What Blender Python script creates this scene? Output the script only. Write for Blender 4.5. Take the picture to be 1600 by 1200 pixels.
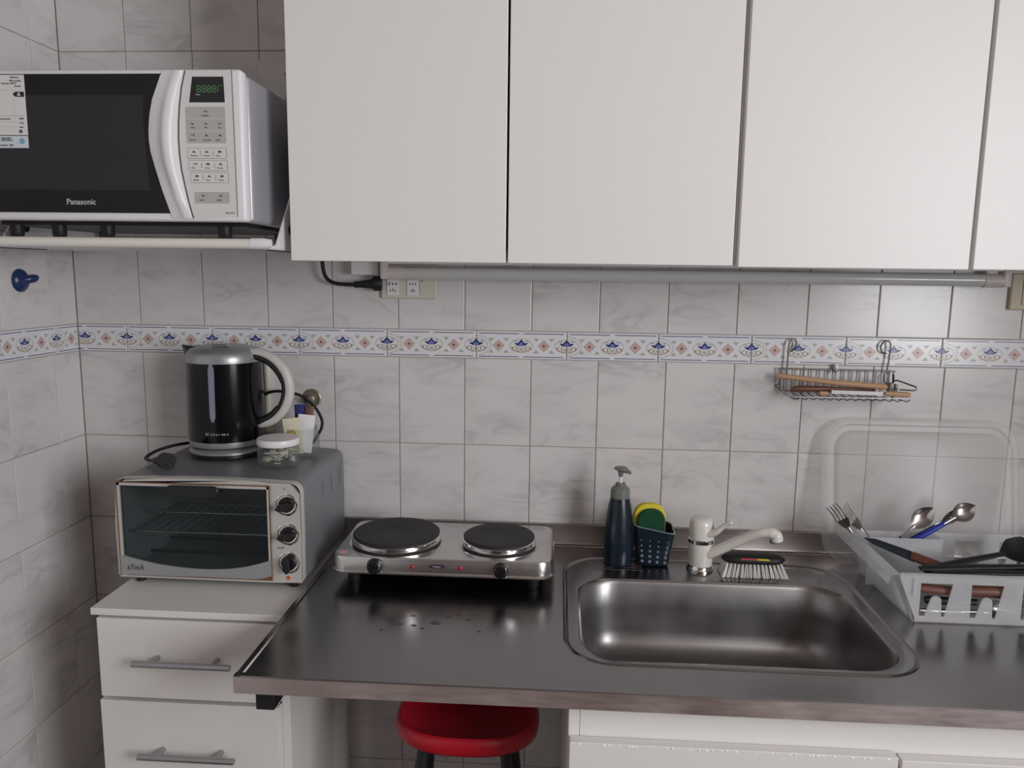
import bpy, bmesh, math, random
from mathutils import Vector, Matrix
random.seed(7)
scn = bpy.context.scene
COL = scn.collection
for o in list(bpy.data.objects): bpy.data.objects.remove(o)

# ------------------------------------------------------------------ camera
cam_d = bpy.data.cameras.new('camera'); cam = bpy.data.objects.new('camera', cam_d); COL.objects.link(cam)
YAW, PITCH, ROLL = -0.0603824, -0.1456664, 0.0126884
cy, sy, cp, sp, cr, sr = math.cos(YAW), math.sin(YAW), math.cos(PITCH), math.sin(PITCH), math.cos(ROLL), math.sin(ROLL)
f_ = Vector((sy*cp, cy*cp, sp)); r0 = Vector((cy, -sy, 0)); u0 = r0.cross(f_)
r_ = cr*r0 + sr*u0; u_ = -sr*r0 + cr*u0
cam.matrix_world = Matrix(((r_.x, u_.x, -f_.x, 1.1112), (r_.y, u_.y, -f_.y, -1.6841), (r_.z, u_.z, -f_.z, 1.5160), (0, 0, 0, 1)))
cam_d.sensor_fit = 'HORIZONTAL'; cam_d.sensor_width = 36; cam_d.lens = 1180.09/1600*36; cam_d.clip_start = 0.02
scn.camera = cam

# ------------------------------------------------------------------ world, lights, exposure
w = bpy.data.worlds.new('daylight'); scn.world = w; w.use_nodes = True
w.node_tree.nodes['Background'].inputs[0].default_value = (0.80, 0.88, 1.0, 1)
w.node_tree.nodes['Background'].inputs[1].default_value = 1.0
def area(name, loc, rot, sx, sy_, power, col):
    l = bpy.data.lights.new(name, 'AREA'); l.shape = 'RECTANGLE'; l.size = sx; l.size_y = sy_; l.energy = power; l.color = col
    o = bpy.data.objects.new(name, l); COL.objects.link(o); o.location = loc; o.rotation_euler = rot
    return o
# daylight entering through the window of the right-hand wall
area('window_daylight', (2.885, -2.35, 1.74), (0, math.radians(90), 0), 1.20, 1.30, 70, (0.975, 0.98, 1.0))
scn.view_settings.view_transform = 'Standard'; scn.view_settings.look = 'None'
scn.view_settings.exposure = 0.0; scn.view_settings.gamma = 1.0; scn.view_settings.use_curve_mapping = False

# ------------------------------------------------------------------ materials
def srgb(*c): return tuple(((v/255)/12.92 if v/255 <= 0.04045 else ((v/255+0.055)/1.055)**2.4) for v in c) + (1,)
def mat(name, col, rough=0.5, metal=0.0, spec=0.5, var=0.0, vscale=8.0, stretch=(1, 1, 1), bump=0.0, bscale=200.0, trans=0.0, alpha=1.0, coat=0.0, emit=None):
    m = bpy.data.materials.new(name); m.use_nodes = True
    nt = m.node_tree; N = nt.nodes; L = nt.links; b = N['Principled BSDF']
    col = tuple(col)[:3] + (1,)
    b.inputs['Base Color'].default_value = col
    b.inputs['Roughness'].default_value = rough; b.inputs['Metallic'].default_value = metal
    b.inputs['Specular IOR Level'].default_value = spec; b.inputs['Coat Weight'].default_value = coat
    if var or bump:
        tc = N.new('ShaderNodeTexCoord'); mp = N.new('ShaderNodeMapping'); mp.inputs['Scale'].default_value = stretch
        L.new(tc.outputs['Object'], mp.inputs['Vector'])
    if var:
        n = N.new('ShaderNodeTexNoise'); n.inputs['Scale'].default_value = vscale; n.inputs['Detail'].default_value = 5
        L.new(mp.outputs[0], n.inputs['Vector'])
        mx = N.new('ShaderNodeMix'); mx.data_type = 'RGBA'
        mx.inputs['A'].default_value = tuple(c*(1-var) for c in col[:3]) + (1,); mx.inputs['B'].default_value = tuple(min(1, c*(1+var)) for c in col[:3]) + (1,)
        L.new(n.outputs['Fac'], mx.inputs['Factor']); L.new(mx.outputs['Result'], b.inputs['Base Color'])
    if bump:
        n2 = N.new('ShaderNodeTexNoise'); n2.inputs['Scale'].default_value = bscale; n2.inputs['Detail'].default_value = 3
        L.new(mp.outputs[0], n2.inputs['Vector'])
        bp = N.new('ShaderNodeBump'); bp.inputs['Strength'].default_value = bump; bp.inputs['Distance'].default_value = 0.001
        L.new(n2.outputs['Fac'], bp.inputs['Height']); L.new(bp.outputs[0], b.inputs['Normal'])
    if trans: b.inputs['Transmission Weight'].default_value = trans
    if emit:
        b.inputs['Emission Color'].default_value = tuple(emit)[:3] + (1,); b.inputs['Emission Strength'].default_value = emit[3]
    return m
def thin(name, tint, frac, body, rough=0.1, glow=0.0):
    """thin see-through sheet: transparent mixed with a surface"""
    m = bpy.data.materials.new(name); m.use_nodes = True; nt = m.node_tree; N = nt.nodes; L = nt.links
    b = N['Principled BSDF']; b.inputs['Base Color'].default_value = body; b.inputs['Roughness'].default_value = rough
    if glow:
        p_ = b; tl = N.new('ShaderNodeBsdfTranslucent'); tl.inputs[0].default_value = body; b = N.new('ShaderNodeMixShader'); b.inputs[0].default_value = glow; L.new(p_.outputs[0], b.inputs[1]); L.new(tl.outputs[0], b.inputs[2])
    t = N.new('ShaderNodeBsdfTransparent'); t.inputs[0].default_value = tint
    lw = N.new('ShaderNodeLayerWeight'); lw.inputs['Blend'].default_value = 0.25
    mr = N.new('ShaderNodeMapRange'); mr.inputs['To Min'].default_value = frac; mr.inputs['To Max'].default_value = min(1, frac+0.45)
    L.new(lw.outputs['Facing'], mr.inputs['Value'])
    mx = N.new('ShaderNodeMixShader'); L.new(mr.outputs[0], mx.inputs[0]); L.new(t.outputs[0], mx.inputs[1]); L.new(b.outputs[0], mx.inputs[2])
    L.new(mx.outputs[0], N['Material Output'].inputs[0])
    return m
def tile_mat(name, light, vein, amount):
    m = bpy.data.materials.new(name); m.use_nodes = True; nt = m.node_tree; N = nt.nodes; L = nt.links; b = N['Principled BSDF']
    tc = N.new('ShaderNodeTexCoord'); oi = N.new('ShaderNodeObjectInfo')
    sc = N.new('ShaderNodeVectorMath'); sc.operation = 'SCALE'; sc.inputs[0].default_value = (31, 17, 43); L.new(oi.outputs['Random'], sc.inputs['Scale'])
    mp = N.new('ShaderNodeMapping'); mp.inputs['Rotation'].default_value = (0, math.radians(38), 0); mp.inputs['Scale'].default_value = (1.0, 1.0, 2.6)
    L.new(tc.outputs['Object'], mp.inputs['Vector'])
    ad = N.new('ShaderNodeVectorMath'); L.new(mp.outputs[0], ad.inputs[0]); L.new(sc.outputs[0], ad.inputs[1])
    n = N.new('ShaderNodeTexNoise'); n.inputs['Scale'].default_value = 7; n.inputs['Detail'].default_value = 5; n.inputs['Distortion'].default_value = 1.2
    L.new(ad.outputs[0], n.inputs['Vector'])
    s1 = N.new('ShaderNodeMath'); s1.operation = 'SUBTRACT'; s1.inputs[1].default_value = 0.5; L.new(n.outputs['Fac'], s1.inputs[0])
    ab = N.new('ShaderNodeMath'); ab.operation = 'ABSOLUTE'; L.new(s1.outputs[0], ab.inputs[0])
    mr = N.new('ShaderNodeMapRange'); mr.inputs['From Max'].default_value = 0.075; mr.inputs['To Min'].default_value = 1; mr.inputs['To Max'].default_value = 0
    L.new(ab.outputs[0], mr.inputs['Value'])
    n2 = N.new('ShaderNodeTexNoise'); n2.inputs['Scale'].default_value = 5; n2.inputs['Detail'].default_value = 3; L.new(ad.outputs[0], n2.inputs['Vector'])
    mr2 = N.new('ShaderNodeMapRange'); mr2.inputs['From Min'].default_value = 0.42; mr2.inputs['From Max'].default_value = 0.72; L.new(n2.outputs['Fac'], mr2.inputs['Value'])
    ml = N.new('ShaderNodeMath'); ml.operation = 'MULTIPLY'; L.new(mr.outputs[0], ml.inputs[0]); L.new(mr2.outputs[0], ml.inputs[1])
    mm = N.new('ShaderNodeMath'); mm.operation = 'MULTIPLY_ADD'; mm.inputs[1].default_value = amount; L.new(ml.outputs[0], mm.inputs[0])
    m3 = N.new('ShaderNodeMath'); m3.operation = 'MULTIPLY'; m3.inputs[1].default_value = amount*0.45; L.new(mr2.outputs[0], m3.inputs[0]); L.new(m3.outputs[0], mm.inputs[2])
    mx = N.new('ShaderNodeMix'); mx.data_type = 'RGBA'; mx.inputs['A'].default_value = light; mx.inputs['B'].default_value = vein
    L.new(mm.outputs[0], mx.inputs['Factor']); L.new(mx.outputs['Result'], b.inputs['Base Color'])
    b.inputs['Roughness'].default_value = 0.22; b.inputs['Specular IOR Level'].default_value = 0.45
    return m
def steel_mat(name, col, rough, along=(2, 60, 60)):
    m = mat(name, col, rough, 1.0); nt = m.node_tree; N = nt.nodes; L = nt.links; b = N['Principled BSDF']
    tc = N.new('ShaderNodeTexCoord'); mp = N.new('ShaderNodeMapping'); mp.inputs['Scale'].default_value = along; L.new(tc.outputs['Object'], mp.inputs['Vector'])
    n = N.new('ShaderNodeTexNoise'); n.inputs['Scale'].default_value = 6; n.inputs['Detail'].default_value = 6; L.new(mp.outputs[0], n.inputs['Vector'])
    n3 = N.new('ShaderNodeTexNoise'); n3.inputs['Scale'].default_value = 7; n3.inputs['Detail'].default_value = 4; L.new(tc.outputs['Object'], n3.inputs['Vector'])
    av = N.new('ShaderNodeMath'); av.operation = 'MULTIPLY_ADD'; av.inputs[1].default_value = 0.35; L.new(n.outputs['Fac'], av.inputs[0])
    m2 = N.new('ShaderNodeMath'); m2.operation = 'MULTIPLY'; m2.inputs[1].default_value = 0.65; L.new(n3.outputs['Fac'], m2.inputs[0]); L.new(m2.outputs[0], av.inputs[2])
    mr = N.new('ShaderNodeMapRange'); mr.inputs['From Min'].default_value = 0.3; mr.inputs['From Max'].default_value = 0.7
    mr.inputs['To Min'].default_value = rough*0.8; mr.inputs['To Max'].default_value = rough*1.25
    L.new(av.outputs[0], mr.inputs['Value']); L.new(mr.outputs[0], b.inputs['Roughness'])
    mx = N.new('ShaderNodeMix'); mx.data_type = 'RGBA'; mx.inputs['A'].default_value = tuple(c*0.9 for c in col[:3]) + (1,); mx.inputs['B'].default_value = tuple(min(1, c*1.1) for c in col[:3]) + (1,)
    L.new(av.outputs[0], mx.inputs['Factor']); L.new(mx.outputs['Result'], b.inputs['Base Color'])
    return m

M = dict(
    tile=tile_mat('glazed_marbled_tile', srgb(216, 212, 211), srgb(160, 158, 160), 0.45),
    border=mat('glazed_border', srgb(222, 222, 226), 0.2, var=0.03),
    grout=mat('grout', srgb(178, 168, 166), 0.9, var=0.12, vscale=20),
    navy=mat('print_navy', srgb(44, 52, 104), 0.25), blue=mat('print_blue', srgb(118, 128, 184), 0.25), slate=mat('print_slate', srgb(74, 80, 112), 0.25),
    terra=mat('print_terracotta', srgb(172, 132, 122), 0.25), pink=mat('print_pink', srgb(206, 182, 174), 0.25), maroon=mat('print_maroon', srgb(88, 46, 48), 0.25),
    olive=mat('print_olive', srgb(170, 172, 160), 0.25), ochre=mat('print_ochre', srgb(176, 160, 132), 0.25),
    paint=mat('wall_paint', srgb(150, 138, 132), 0.8, var=0.02), rearpaint=mat('rear_wall_paint', srgb(96, 84, 78), 0.8, var=0.04), floor=mat('floor_tile', srgb(84, 64, 56), 0.4, var=0.1),
    laminate=mat('white_laminate', srgb(232, 229, 227), 0.42, var=0.015, vscale=4, stretch=(60, 60, 2), bump=0.12, bscale=9),
    lam2=mat('white_melamine', srgb(226, 223, 219), 0.45, var=0.015, vscale=5), inside=mat('cabinet_inside', srgb(150, 146, 142), 0.7),
    chip=mat('chipped_white', srgb(240, 238, 234), 0.8),
    steel=steel_mat('brushed_steel', (0.30, 0.292, 0.293), 0.21, (3, 3, 3)), bowl=steel_mat('satin_steel', (0.31, 0.30, 0.296), 0.38, (3, 3, 3)),
    apron=steel_mat('reflection_tinted_steel', (0.72, 0.64, 0.62), 0.46, (4, 4, 30)), upst=steel_mat('upstand_steel', (0.44, 0.40, 0.39), 0.32, (4, 4, 30)), chrome=mat('chrome', (0.75, 0.74, 0.73), 0.12, 1.0), wire=mat('wire_chrome', (0.16, 0.15, 0.15), 0.35, 1.0),  # apron and upstand colours carry a painted-in warm reflection of the room
    satin=mat('satin_metal', (0.42, 0.42, 0.44), 0.38, 1.0), hotsteel=steel_mat('hotplate_steel', (0.66, 0.65, 0.64), 0.24),
    iron=mat('cast_iron', srgb(38, 36, 37), 0.6, var=0.1, vscale=60), black=mat('black_plastic', srgb(22, 21, 23), 0.32), rubber=mat('black_rubber', srgb(18, 18, 19), 0.55),
    gloss=mat('gloss_black', srgb(12, 13, 17), 0.16, spec=0.35), darkwin=mat('microwave_mesh', srgb(42, 42, 45), 0.25, spec=0.3), dark=mat('dark_cavity', srgb(52, 54, 58), 0.4, 0.6),
    cavity=mat('oven_cavity', srgb(150, 154, 156), 0.42, 0.2, var=0.15, vscale=20),
    white=mat('white_plastic', srgb(228, 226, 228), 0.35), mwbody=mat('microwave_shell', srgb(176, 176, 182), 0.38, 0.35), panel=mat('control_panel', srgb(216, 215, 212), 0.4),  # shell greyed so its colour carries shade from the neighbouring cabinet
    keygrey=mat('key_grey', srgb(178, 176, 173), 0.45), ink=mat('print_ink', srgb(78, 78, 82), 0.5), inklight=mat('print_silver', srgb(186, 188, 192), 0.4),
    screen=mat('display_black', srgb(14, 12, 16), 0.15), digit=mat('display_green', srgb(60, 104, 66), 0.3, emit=(0.05, 0.16, 0.06, 0.35)),
    paper=mat('label_paper', srgb(222, 220, 218), 0.6), paperblue=mat('label_blue', srgb(120, 170, 196), 0.5), papertint=mat('label_tint', srgb(206, 214, 220), 0.5),
    silver=mat('silver_paint', srgb(166, 168, 170), 0.36, 0.55, var=0.04), oventop=mat('oven_shell', srgb(132, 136, 140), 0.42, 0.35, var=0.08, vscale=12),
    ovenframe=mat('oven_front', srgb(196, 194, 188), 0.38, 0.25, var=0.05, vscale=14), rust=mat('rust', srgb(112, 74, 48), 0.85, var=0.3, vscale=80), amber=mat('amber_lens', srgb(196, 92, 44), 0.3),
    cream=mat('cream_plastic', srgb(208, 203, 190), 0.4), beige=mat('aged_cream', srgb(196, 184, 160), 0.45), tube=mat('lamp_tube_glass', srgb(206, 208, 206), 0.16), holder=mat('lamp_holder', srgb(212, 204, 202), 0.4),
    teal=mat('dark_blue_plastic', srgb(20, 34, 46), 0.3), tealin=mat('slate_rim', srgb(120, 136, 142), 0.4), pump=mat('grey_pump', srgb(116, 118, 114), 0.35), hole=mat('hole_backlight', srgb(112, 124, 134), 0.5),
    yellow=mat('sponge_foam', srgb(222, 204, 66), 0.9, var=0.1, vscale=90, bump=0.6, bscale=300), green=mat('scouring_pad', srgb(20, 70, 44), 0.95, var=0.4, vscale=150, bump=1.0, bscale=500),
    ivory=mat('white_enamel', srgb(226, 222, 214), 0.25, coat=0.2), bristle=mat('bristle', srgb(226, 224, 220), 0.5), red=mat('red_plastic', srgb(178, 20, 40), 0.38), redled=mat('red_lens', srgb(160, 20, 34), 0.25),
    stripe=mat('stripe_pink', srgb(200, 70, 90), 0.4), stripey=mat('stripe_yellow', srgb(226, 204, 60), 0.4),
    wood=mat('light_wood', srgb(190, 150, 116), 0.6, var=0.12, vscale=12, stretch=(2, 20, 20)), darkwood=mat('dark_wood', srgb(98, 58, 42), 0.5, var=0.2, vscale=12, stretch=(2, 20, 20)),
    bluehandle=mat('blue_plastic', srgb(34, 52, 160), 0.3), hookblue=mat('hook_blue', srgb(36, 54, 98), 0.3), cutlery=mat('cutlery_steel', (0.55, 0.53, 0.52), 0.2, 1.0), blade=mat('dark_blade', srgb(64, 74, 84), 0.3, 0.7),
    lidplastic=thin('translucent_lid', (0.96, 0.96, 0.96, 1), 0.35, srgb(240, 238, 236), 0.25, 0.35), tub=thin('frosted_tub', (0.95, 0.95, 0.95, 1), 0.50, srgb(238, 240, 242), 0.3, 0.45),
    glass=thin('jar_glass', (0.95, 0.965, 0.96, 1), 0.03, srgb(150, 156, 154), 0.05), ovenglass=thin('oven_glass', (0.80, 0.84, 0.84, 1), 0.12, srgb(60, 64, 66), 0.06), winglass=thin('window_pane', (0.97, 0.98, 0.98, 1), 0.03, srgb(210, 215, 220), 0.02),
    gauge=mat('water_gauge', srgb(126, 132, 150), 0.35), handlewhite=mat('worn_white', srgb(200, 198, 194), 0.4, var=0.08, vscale=40), brass=mat('aged_brass', srgb(150, 142, 126), 0.4, 0.5, var=0.2, vscale=60),
    sachet=mat('sachet_paper', srgb(214, 206, 182), 0.7, var=0.2, vscale=160), gold=mat('gold_print', srgb(196, 170, 70), 0.5), brown=mat('brown_sachet', srgb(64, 40, 30), 0.5), bluepaper=mat('blue_sachet', srgb(50, 56, 120), 0.5),
    dry=mat('dried_garlic', srgb(222, 216, 202), 0.8, var=0.25, vscale=90), water=mat('water_drop', (0.06, 0.06, 0.06), 0.05, 0.0, 0.6), pinkdot=mat('pink_sticker', srgb(220, 170, 168), 0.6), badge=mat('badge_maroon', srgb(62, 44, 58), 0.3),
    alu=mat('window_frame_white', srgb(230, 230, 230), 0.4),
)

# ------------------------------------------------------------------ mesh helpers
class MB:
    def __init__(s): s.v = []; s.f = []; s.m = []
    def add(s, vs, fs, mi=0):
        n = len(s.v); s.v += [Vector(p) for p in vs]; s.f += [tuple(i+n for i in f) for f in fs]; s.m += [mi]*len(fs); return s
    def box(s, a, b, mi=0, c=0.0):
        x0, y0, z0 = a; x1, y1, z1 = b
        if c <= 0:
            return s.add([(x0, y0, z0), (x1, y0, z0), (x1, y1, z0), (x0, y1, z0), (x0, y0, z1), (x1, y0, z1), (x1, y1, z1), (x0, y1, z1)],
                         [(0, 3, 2, 1), (4, 5, 6, 7), (0, 1, 5, 4), (1, 2, 6, 5), (2, 3, 7, 6), (3, 0, 4, 7)], mi)
        bm = bmesh.new(); bmesh.ops.create_cube(bm, size=1)
        for v in bm.verts: v.co = Vector(((x0+x1)/2+v.co.x*(x1-x0), (y0+y1)/2+v.co.y*(y1-y0), (z0+z1)/2+v.co.z*(z1-z0)))
        bmesh.ops.bevel(bm, geom=bm.edges[:], offset=c, segments=2 if c < .004 else 4, affect='EDGES', profile=0.5)
        return s.bm(bm, mi)
    def bm(s, bm, mi=0):
        bm.verts.ensure_lookup_table(); s.add([v.co.copy() for v in bm.verts], [tuple(v.index for v in f.verts) for f in bm.faces], mi); bm.free(); return s
    def loops(s, loops, mi=0, cap0=False, cap1=False, closed=True):
        n = len(loops[0]); b = len(s.v); s.v += [Vector(p) for l in loops for p in l]
        k = n if closed else n-1
        for i in range(len(loops)-1):
            for j in range(k):
                s.f.append((b+i*n+j, b+i*n+(j+1) % n, b+(i+1)*n+(j+1) % n, b+(i+1)*n+j)); s.m.append(mi)
        if cap0: s.f.append(tuple(b+j for j in reversed(range(n)))); s.m.append(mi)
        if cap1: s.f.append(tuple(b+(len(loops)-1)*n+j for j in range(n))); s.m.append(mi)
        return s
    def lathe(s, prof, c, n=40, mi=0, cap0=True, cap1=True, sx=1, sy=1, axis='z'):
        ls = []
        for r, h in prof:
            l = []
            for j in range(n):
                a = 2*math.pi*j/n; p, q = r*sx*math.cos(a), r*sy*math.sin(a)
                l.append((c[0]+p, c[1]+q, c[2]+h) if axis == 'z' else (c[0]+p, c[1]-h, c[2]+q) if axis == 'y' else (c[0]+h, c[1]+p, c[2]+q))
            ls.append(l)
        return s.loops(ls, mi, cap0, cap1)
    def tube(s, pts, r, n=10, mi=0, closed=False, cap=True, flat=1.0):
        pts = [Vector(p) for p in pts]; k = len(pts); rs = r if isinstance(r, (list, tuple)) else [r]*k
        up = None; ls = []
        for i in range(k):
            a = pts[i-1] if (i > 0 or closed) else pts[i]; b = pts[(i+1) % k] if (i < k-1 or closed) else pts[i]
            t = (b-a).normalized()
            if up is None:
                up = Vector((0, 0, 1)) if abs(t.z) < 0.9 else Vector((1, 0, 0))
            up = (up - t*up.dot(t))
            if up.length < 1e-4: up = t.orthogonal()
            up.normalize(); sd = t.cross(up)
            ls.append([pts[i] + rs[i]*(math.cos(2*math.pi*j/n)*sd + flat*math.sin(2*math.pi*j/n)*up) for j in range(n)])
        if closed: ls.append(ls[0])
        return s.loops(ls, mi, cap and not closed, cap and not closed)
    def prism(s, poly, y0, y1, mi=0, axis='y'):
        """polygon (a,b) extruded along axis; y: (x,z); z: (x,y); x: (y,z)"""
        def P(a, b, d): return (a, d, b) if axis == 'y' else (a, b, d) if axis == 'z' else (d, a, b)
        l0 = [P(a, b, y0) for a, b in poly]; l1 = [P(a, b, y1) for a, b in poly]
        return s.loops([l0, l1], mi, True, True)
    def xf(s, m): s.v = [m @ p for p in s.v]; return s
    def obj(s, name, mats, parent=None, smooth=None, root=None, bev=0, kind=None, label=None):
        me = bpy.data.meshes.new(name); off = org(parent)
        me.from_pydata([tuple(p-off) for p in s.v], [], s.f); me.update()
        bm = bmesh.new(); bm.from_mesh(me); bmesh.ops.recalc_face_normals(bm, faces=bm.faces); bm.to_mesh(me); bm.free()
        for m in (mats if isinstance(mats, (list, tuple)) else [mats]): me.materials.append(M[m])
        for p, mi in zip(me.polygons, s.m): p.material_index = mi
        o = bpy.data.objects.new(name, me); COL.objects.link(o)
        if smooth is not None:
            for p in me.polygons: p.use_smooth = True
            me.set_sharp_from_angle(angle=math.radians(smooth))
        if bev:
            b = o.modifiers.new('bevel', 'BEVEL'); b.width = bev; b.segments = 3; b.limit_method = 'ANGLE'; b.angle_limit = math.radians(40)
            for p in me.polygons: p.use_smooth = True
            b.harden_normals = True
        if parent: o.parent = parent
        if kind: o['kind'] = kind
        if label: o['label'] = label
        return o
def org(o):
    v = Vector((0, 0, 0))
    while o is not None: v += o.location; o = o.parent
    return v
def thing(name, loc, label, cat, group=None):
    o = bpy.data.objects.new(name, None); COL.objects.link(o); o.location = loc; o.empty_display_size = 0.05
    return tag(o, label, cat, group)
def tag(o, label, cat, group=None):
    o['label'] = label; o['category'] = cat
    if group: o['group'] = group
    return o
def one(mb, name, loc, mats, label, cat, group=None, **k):
    """a thing that is one mesh, its origin at loc"""
    loc = Vector(loc); mb.v = [p-loc for p in mb.v]; o = mb.obj(name, mats, None, **k); o.location = loc
    return tag(o, label, cat, group)
def struct(o): o['kind'] = 'structure'; return o
def text(name, s, loc, size, m, parent, rot=(math.pi/2, 0, 0), shear=0.0, wide=1.0, bold=0.0, depth=0.0002):
    c = bpy.data.curves.new(name, 'FONT'); c.body = s; c.size = size; c.extrude = depth; c.shear = shear; c.offset = bold; c.resolution_u = 2
    t = bpy.data.objects.new(name, c); COL.objects.link(t)
    dg = bpy.context.evaluated_depsgraph_get(); me = bpy.data.meshes.new_from_object(t.evaluated_get(dg)); bpy.data.objects.remove(t)
    me.materials.clear(); me.materials.append(M[m])
    o = bpy.data.objects.new(name, me); COL.objects.link(o); o.parent = parent; o.location = Vector(loc)-org(parent); o.rotation_euler = rot; o.scale = (wide, 1, 1)
    return o
def rr(x0, x1, y0, y1, r, n=8):
    """rounded rectangle, counter-clockwise"""
    pts = []
    for cx, cy_, a0 in ((x1-r, y1-r, 0), (x0+r, y1-r, 90), (x0+r, y0+r, 180), (x1-r, y0+r, 270)):
        for k in range(n+1):
            a = math.radians(a0+90*k/n); pts.append((cx+r*math.cos(a), cy_+r*math.sin(a)))
    return pts
def arc(cx, cz, rx, rz, a0, a1, n=16): return [(cx+rx*math.cos(math.radians(a0+(a1-a0)*k/n)), cz+rz*math.sin(math.radians(a0+(a1-a0)*k/n))) for k in range(n+1)]
def smoothpath(pts, n=6):
    pts = [Vector(p) for p in pts]; out = []
    for i in range(len(pts)-1):
        p0, p1, p2, p3 = pts[max(i-1, 0)], pts[i], pts[i+1], pts[min(i+2, len(pts)-1)]
        for k in range(n):
            t = k/n; out.append(0.5*((2*p1)+(p2-p0)*t+(2*p0-5*p1+4*p2-p3)*t*t+(3*p1-p0-3*p2+p3)*t**3))
    return out+[pts[-1]]
def frame(p0, p1, up=(0, 0, 1), roll=0):
    """local x from p0 towards p1, local z near up"""
    p0 = Vector(p0); x = (Vector(p1)-p0).normalized(); u = Vector(up); y = u.cross(x).normalized(); z = x.cross(y)
    m = Matrix(((x.x, y.x, z.x, p0.x), (x.y, y.y, z.y, p0.y), (x.z, y.z, z.z, p0.z), (0, 0, 0, 1)))
    return m @ Matrix.Rotation(roll, 4, 'X')

# ================================================================== THE SETTING
RX, RY, RZ = 2.9, -3.2, 2.5
B0, B1 = 1.325, 1.3877            # decorated border, bottom and top
TW, TH, X0, Y0 = 0.15, 0.1992, 0.1515, 0.0879
struct(MB().box((-0.1, RY-0.1, -0.06), (RX+0.1, 0.1, 0)).obj('floor', 'floor'))
struct(MB().box((-0.1, RY-0.1, RZ), (RX+0.1, 0.1, RZ+0.06)).obj('ceiling', 'paint'))
wall_back = struct(MB().box((-0.1, 0.0028, 0), (RX+0.1, 0.1, RZ)).obj('wall_back', 'grout'))
wall_left = struct(MB().box((-0.1, RY, 0), (-0.0028, 0.0028, RZ)).obj('wall_left', 'grout'))
wy0, wy1, wz0, wz1 = -3.0, -1.7, 1.14, 2.34
wr = MB().box((RX, RY, 0), (RX+0.1, wy0, RZ)).box((RX, wy1, 0), (RX+0.1, 0.0078, RZ)).box((RX, wy0, 0), (RX+0.1, wy1, wz0)).box((RX, wy0, wz1), (RX+0.1, wy1, RZ))
struct(wr.obj('wall_right', 'paint'))
struct(MB().box((-0.1, RY-0.1, 0), (RX+0.1, RY, RZ)).obj('wall_rear', 'rearpaint'))
win = MB(); wm = (wy0+wy1)/2
for a, b in (((wy0, wz0), (wy1, wz0+.05)), ((wy0, wz1-.05), (wy1, wz1)), ((wy0, wz0), (wy0+.05, wz1)), ((wy1-.05, wz0), (wy1, wz1)), ((wm-.03, wz0), (wm+.03, wz1))):
    win.box((RX+0.03, a[0], a[1]), (RX+0.08, b[0], b[1]))
window = struct(win.obj('window_1', 'alu'))
for a, b in ((wy0+.05, wm-.03), (wm+.03, wy1-.05)): MB().box((RX+.052, a, wz0+.05), (RX+.058, b, wz1-.05)).obj('pane', 'winglass', window)

def tile_mesh(w_, h_, m, name, depth=0.0040, bev=0.0014):
    """front at local y=0 facing -y, back at y=depth; origin at the lower left of the module"""
    g = 0.0009; mb = MB()
    def ring(i, y): return [(g+i, y, g+i), (w_-g-i, y, g+i), (w_-g-i, y, h_-g-i), (g+i, y, h_-g-i)]
    mb.loops([ring(0, depth), ring(0, bev*0.8), ring(bev*0.35, bev*0.25), ring(bev, 0)], 0, False, True)
    me = bpy.data.meshes.new(name); me.from_pydata([tuple(p) for p in mb.v], [], mb.f); me.update()
    bm = bmesh.new(); bm.from_mesh(me); bmesh.ops.recalc_face_normals(bm, faces=bm.faces)
    if sum(f.normal.y for f in bm.faces) > 0: bmesh.ops.reverse_faces(bm, faces=bm.faces)
    bm.to_mesh(me); bm.free(); me.materials.append(M[m]); return me
cache = {}
def put_tile(parent, x, z, w_, h_, left=False, m='tile', name='tile'):
    key = (round(w_, 4), round(h_, 4), m)
    if key not in cache: cache[key] = tile_mesh(w_, h_, m, name)
    o = bpy.data.objects.new(name, cache[key]); COL.objects.link(o); o.parent = parent
    if left: o.rotation_euler = (0, 0, math.pi/2); o.location = (0.0, -x-w_, z)
    else: o.location = (x, 0, z)
    # hand-laid: a hair out of plane
    o.rotation_euler.x = random.uniform(-.0016, .0016)
    return o
rows = []
z = B0
while z > 0.001: h = min(TH, z); rows.append((z-h, h)); z -= h
z = B1
while z < RZ-0.001: h = min(TH, RZ-z); rows.append((z, h)); z += h
colsB = [(0, X0)] + [(X0+i*TW, TW) for i in range(18)] + [(X0+18*TW, RX-X0-18*TW)]
colsL = [(0, Y0)] + [(Y0+i*TW, TW) for i in range(16)]
for z, h in rows:
    for x, ww in colsB: put_tile(wall_back, x, z, ww, h)
    for x, ww in colsL: put_tile(wall_left, x, z, ww, h, True)
# plain tiled field beyond the frame
MB().box((-0.004, RY, 0), (0.0, -(Y0+16*TW), RZ)).obj('tile_field', 'tile', wall_left)

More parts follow.
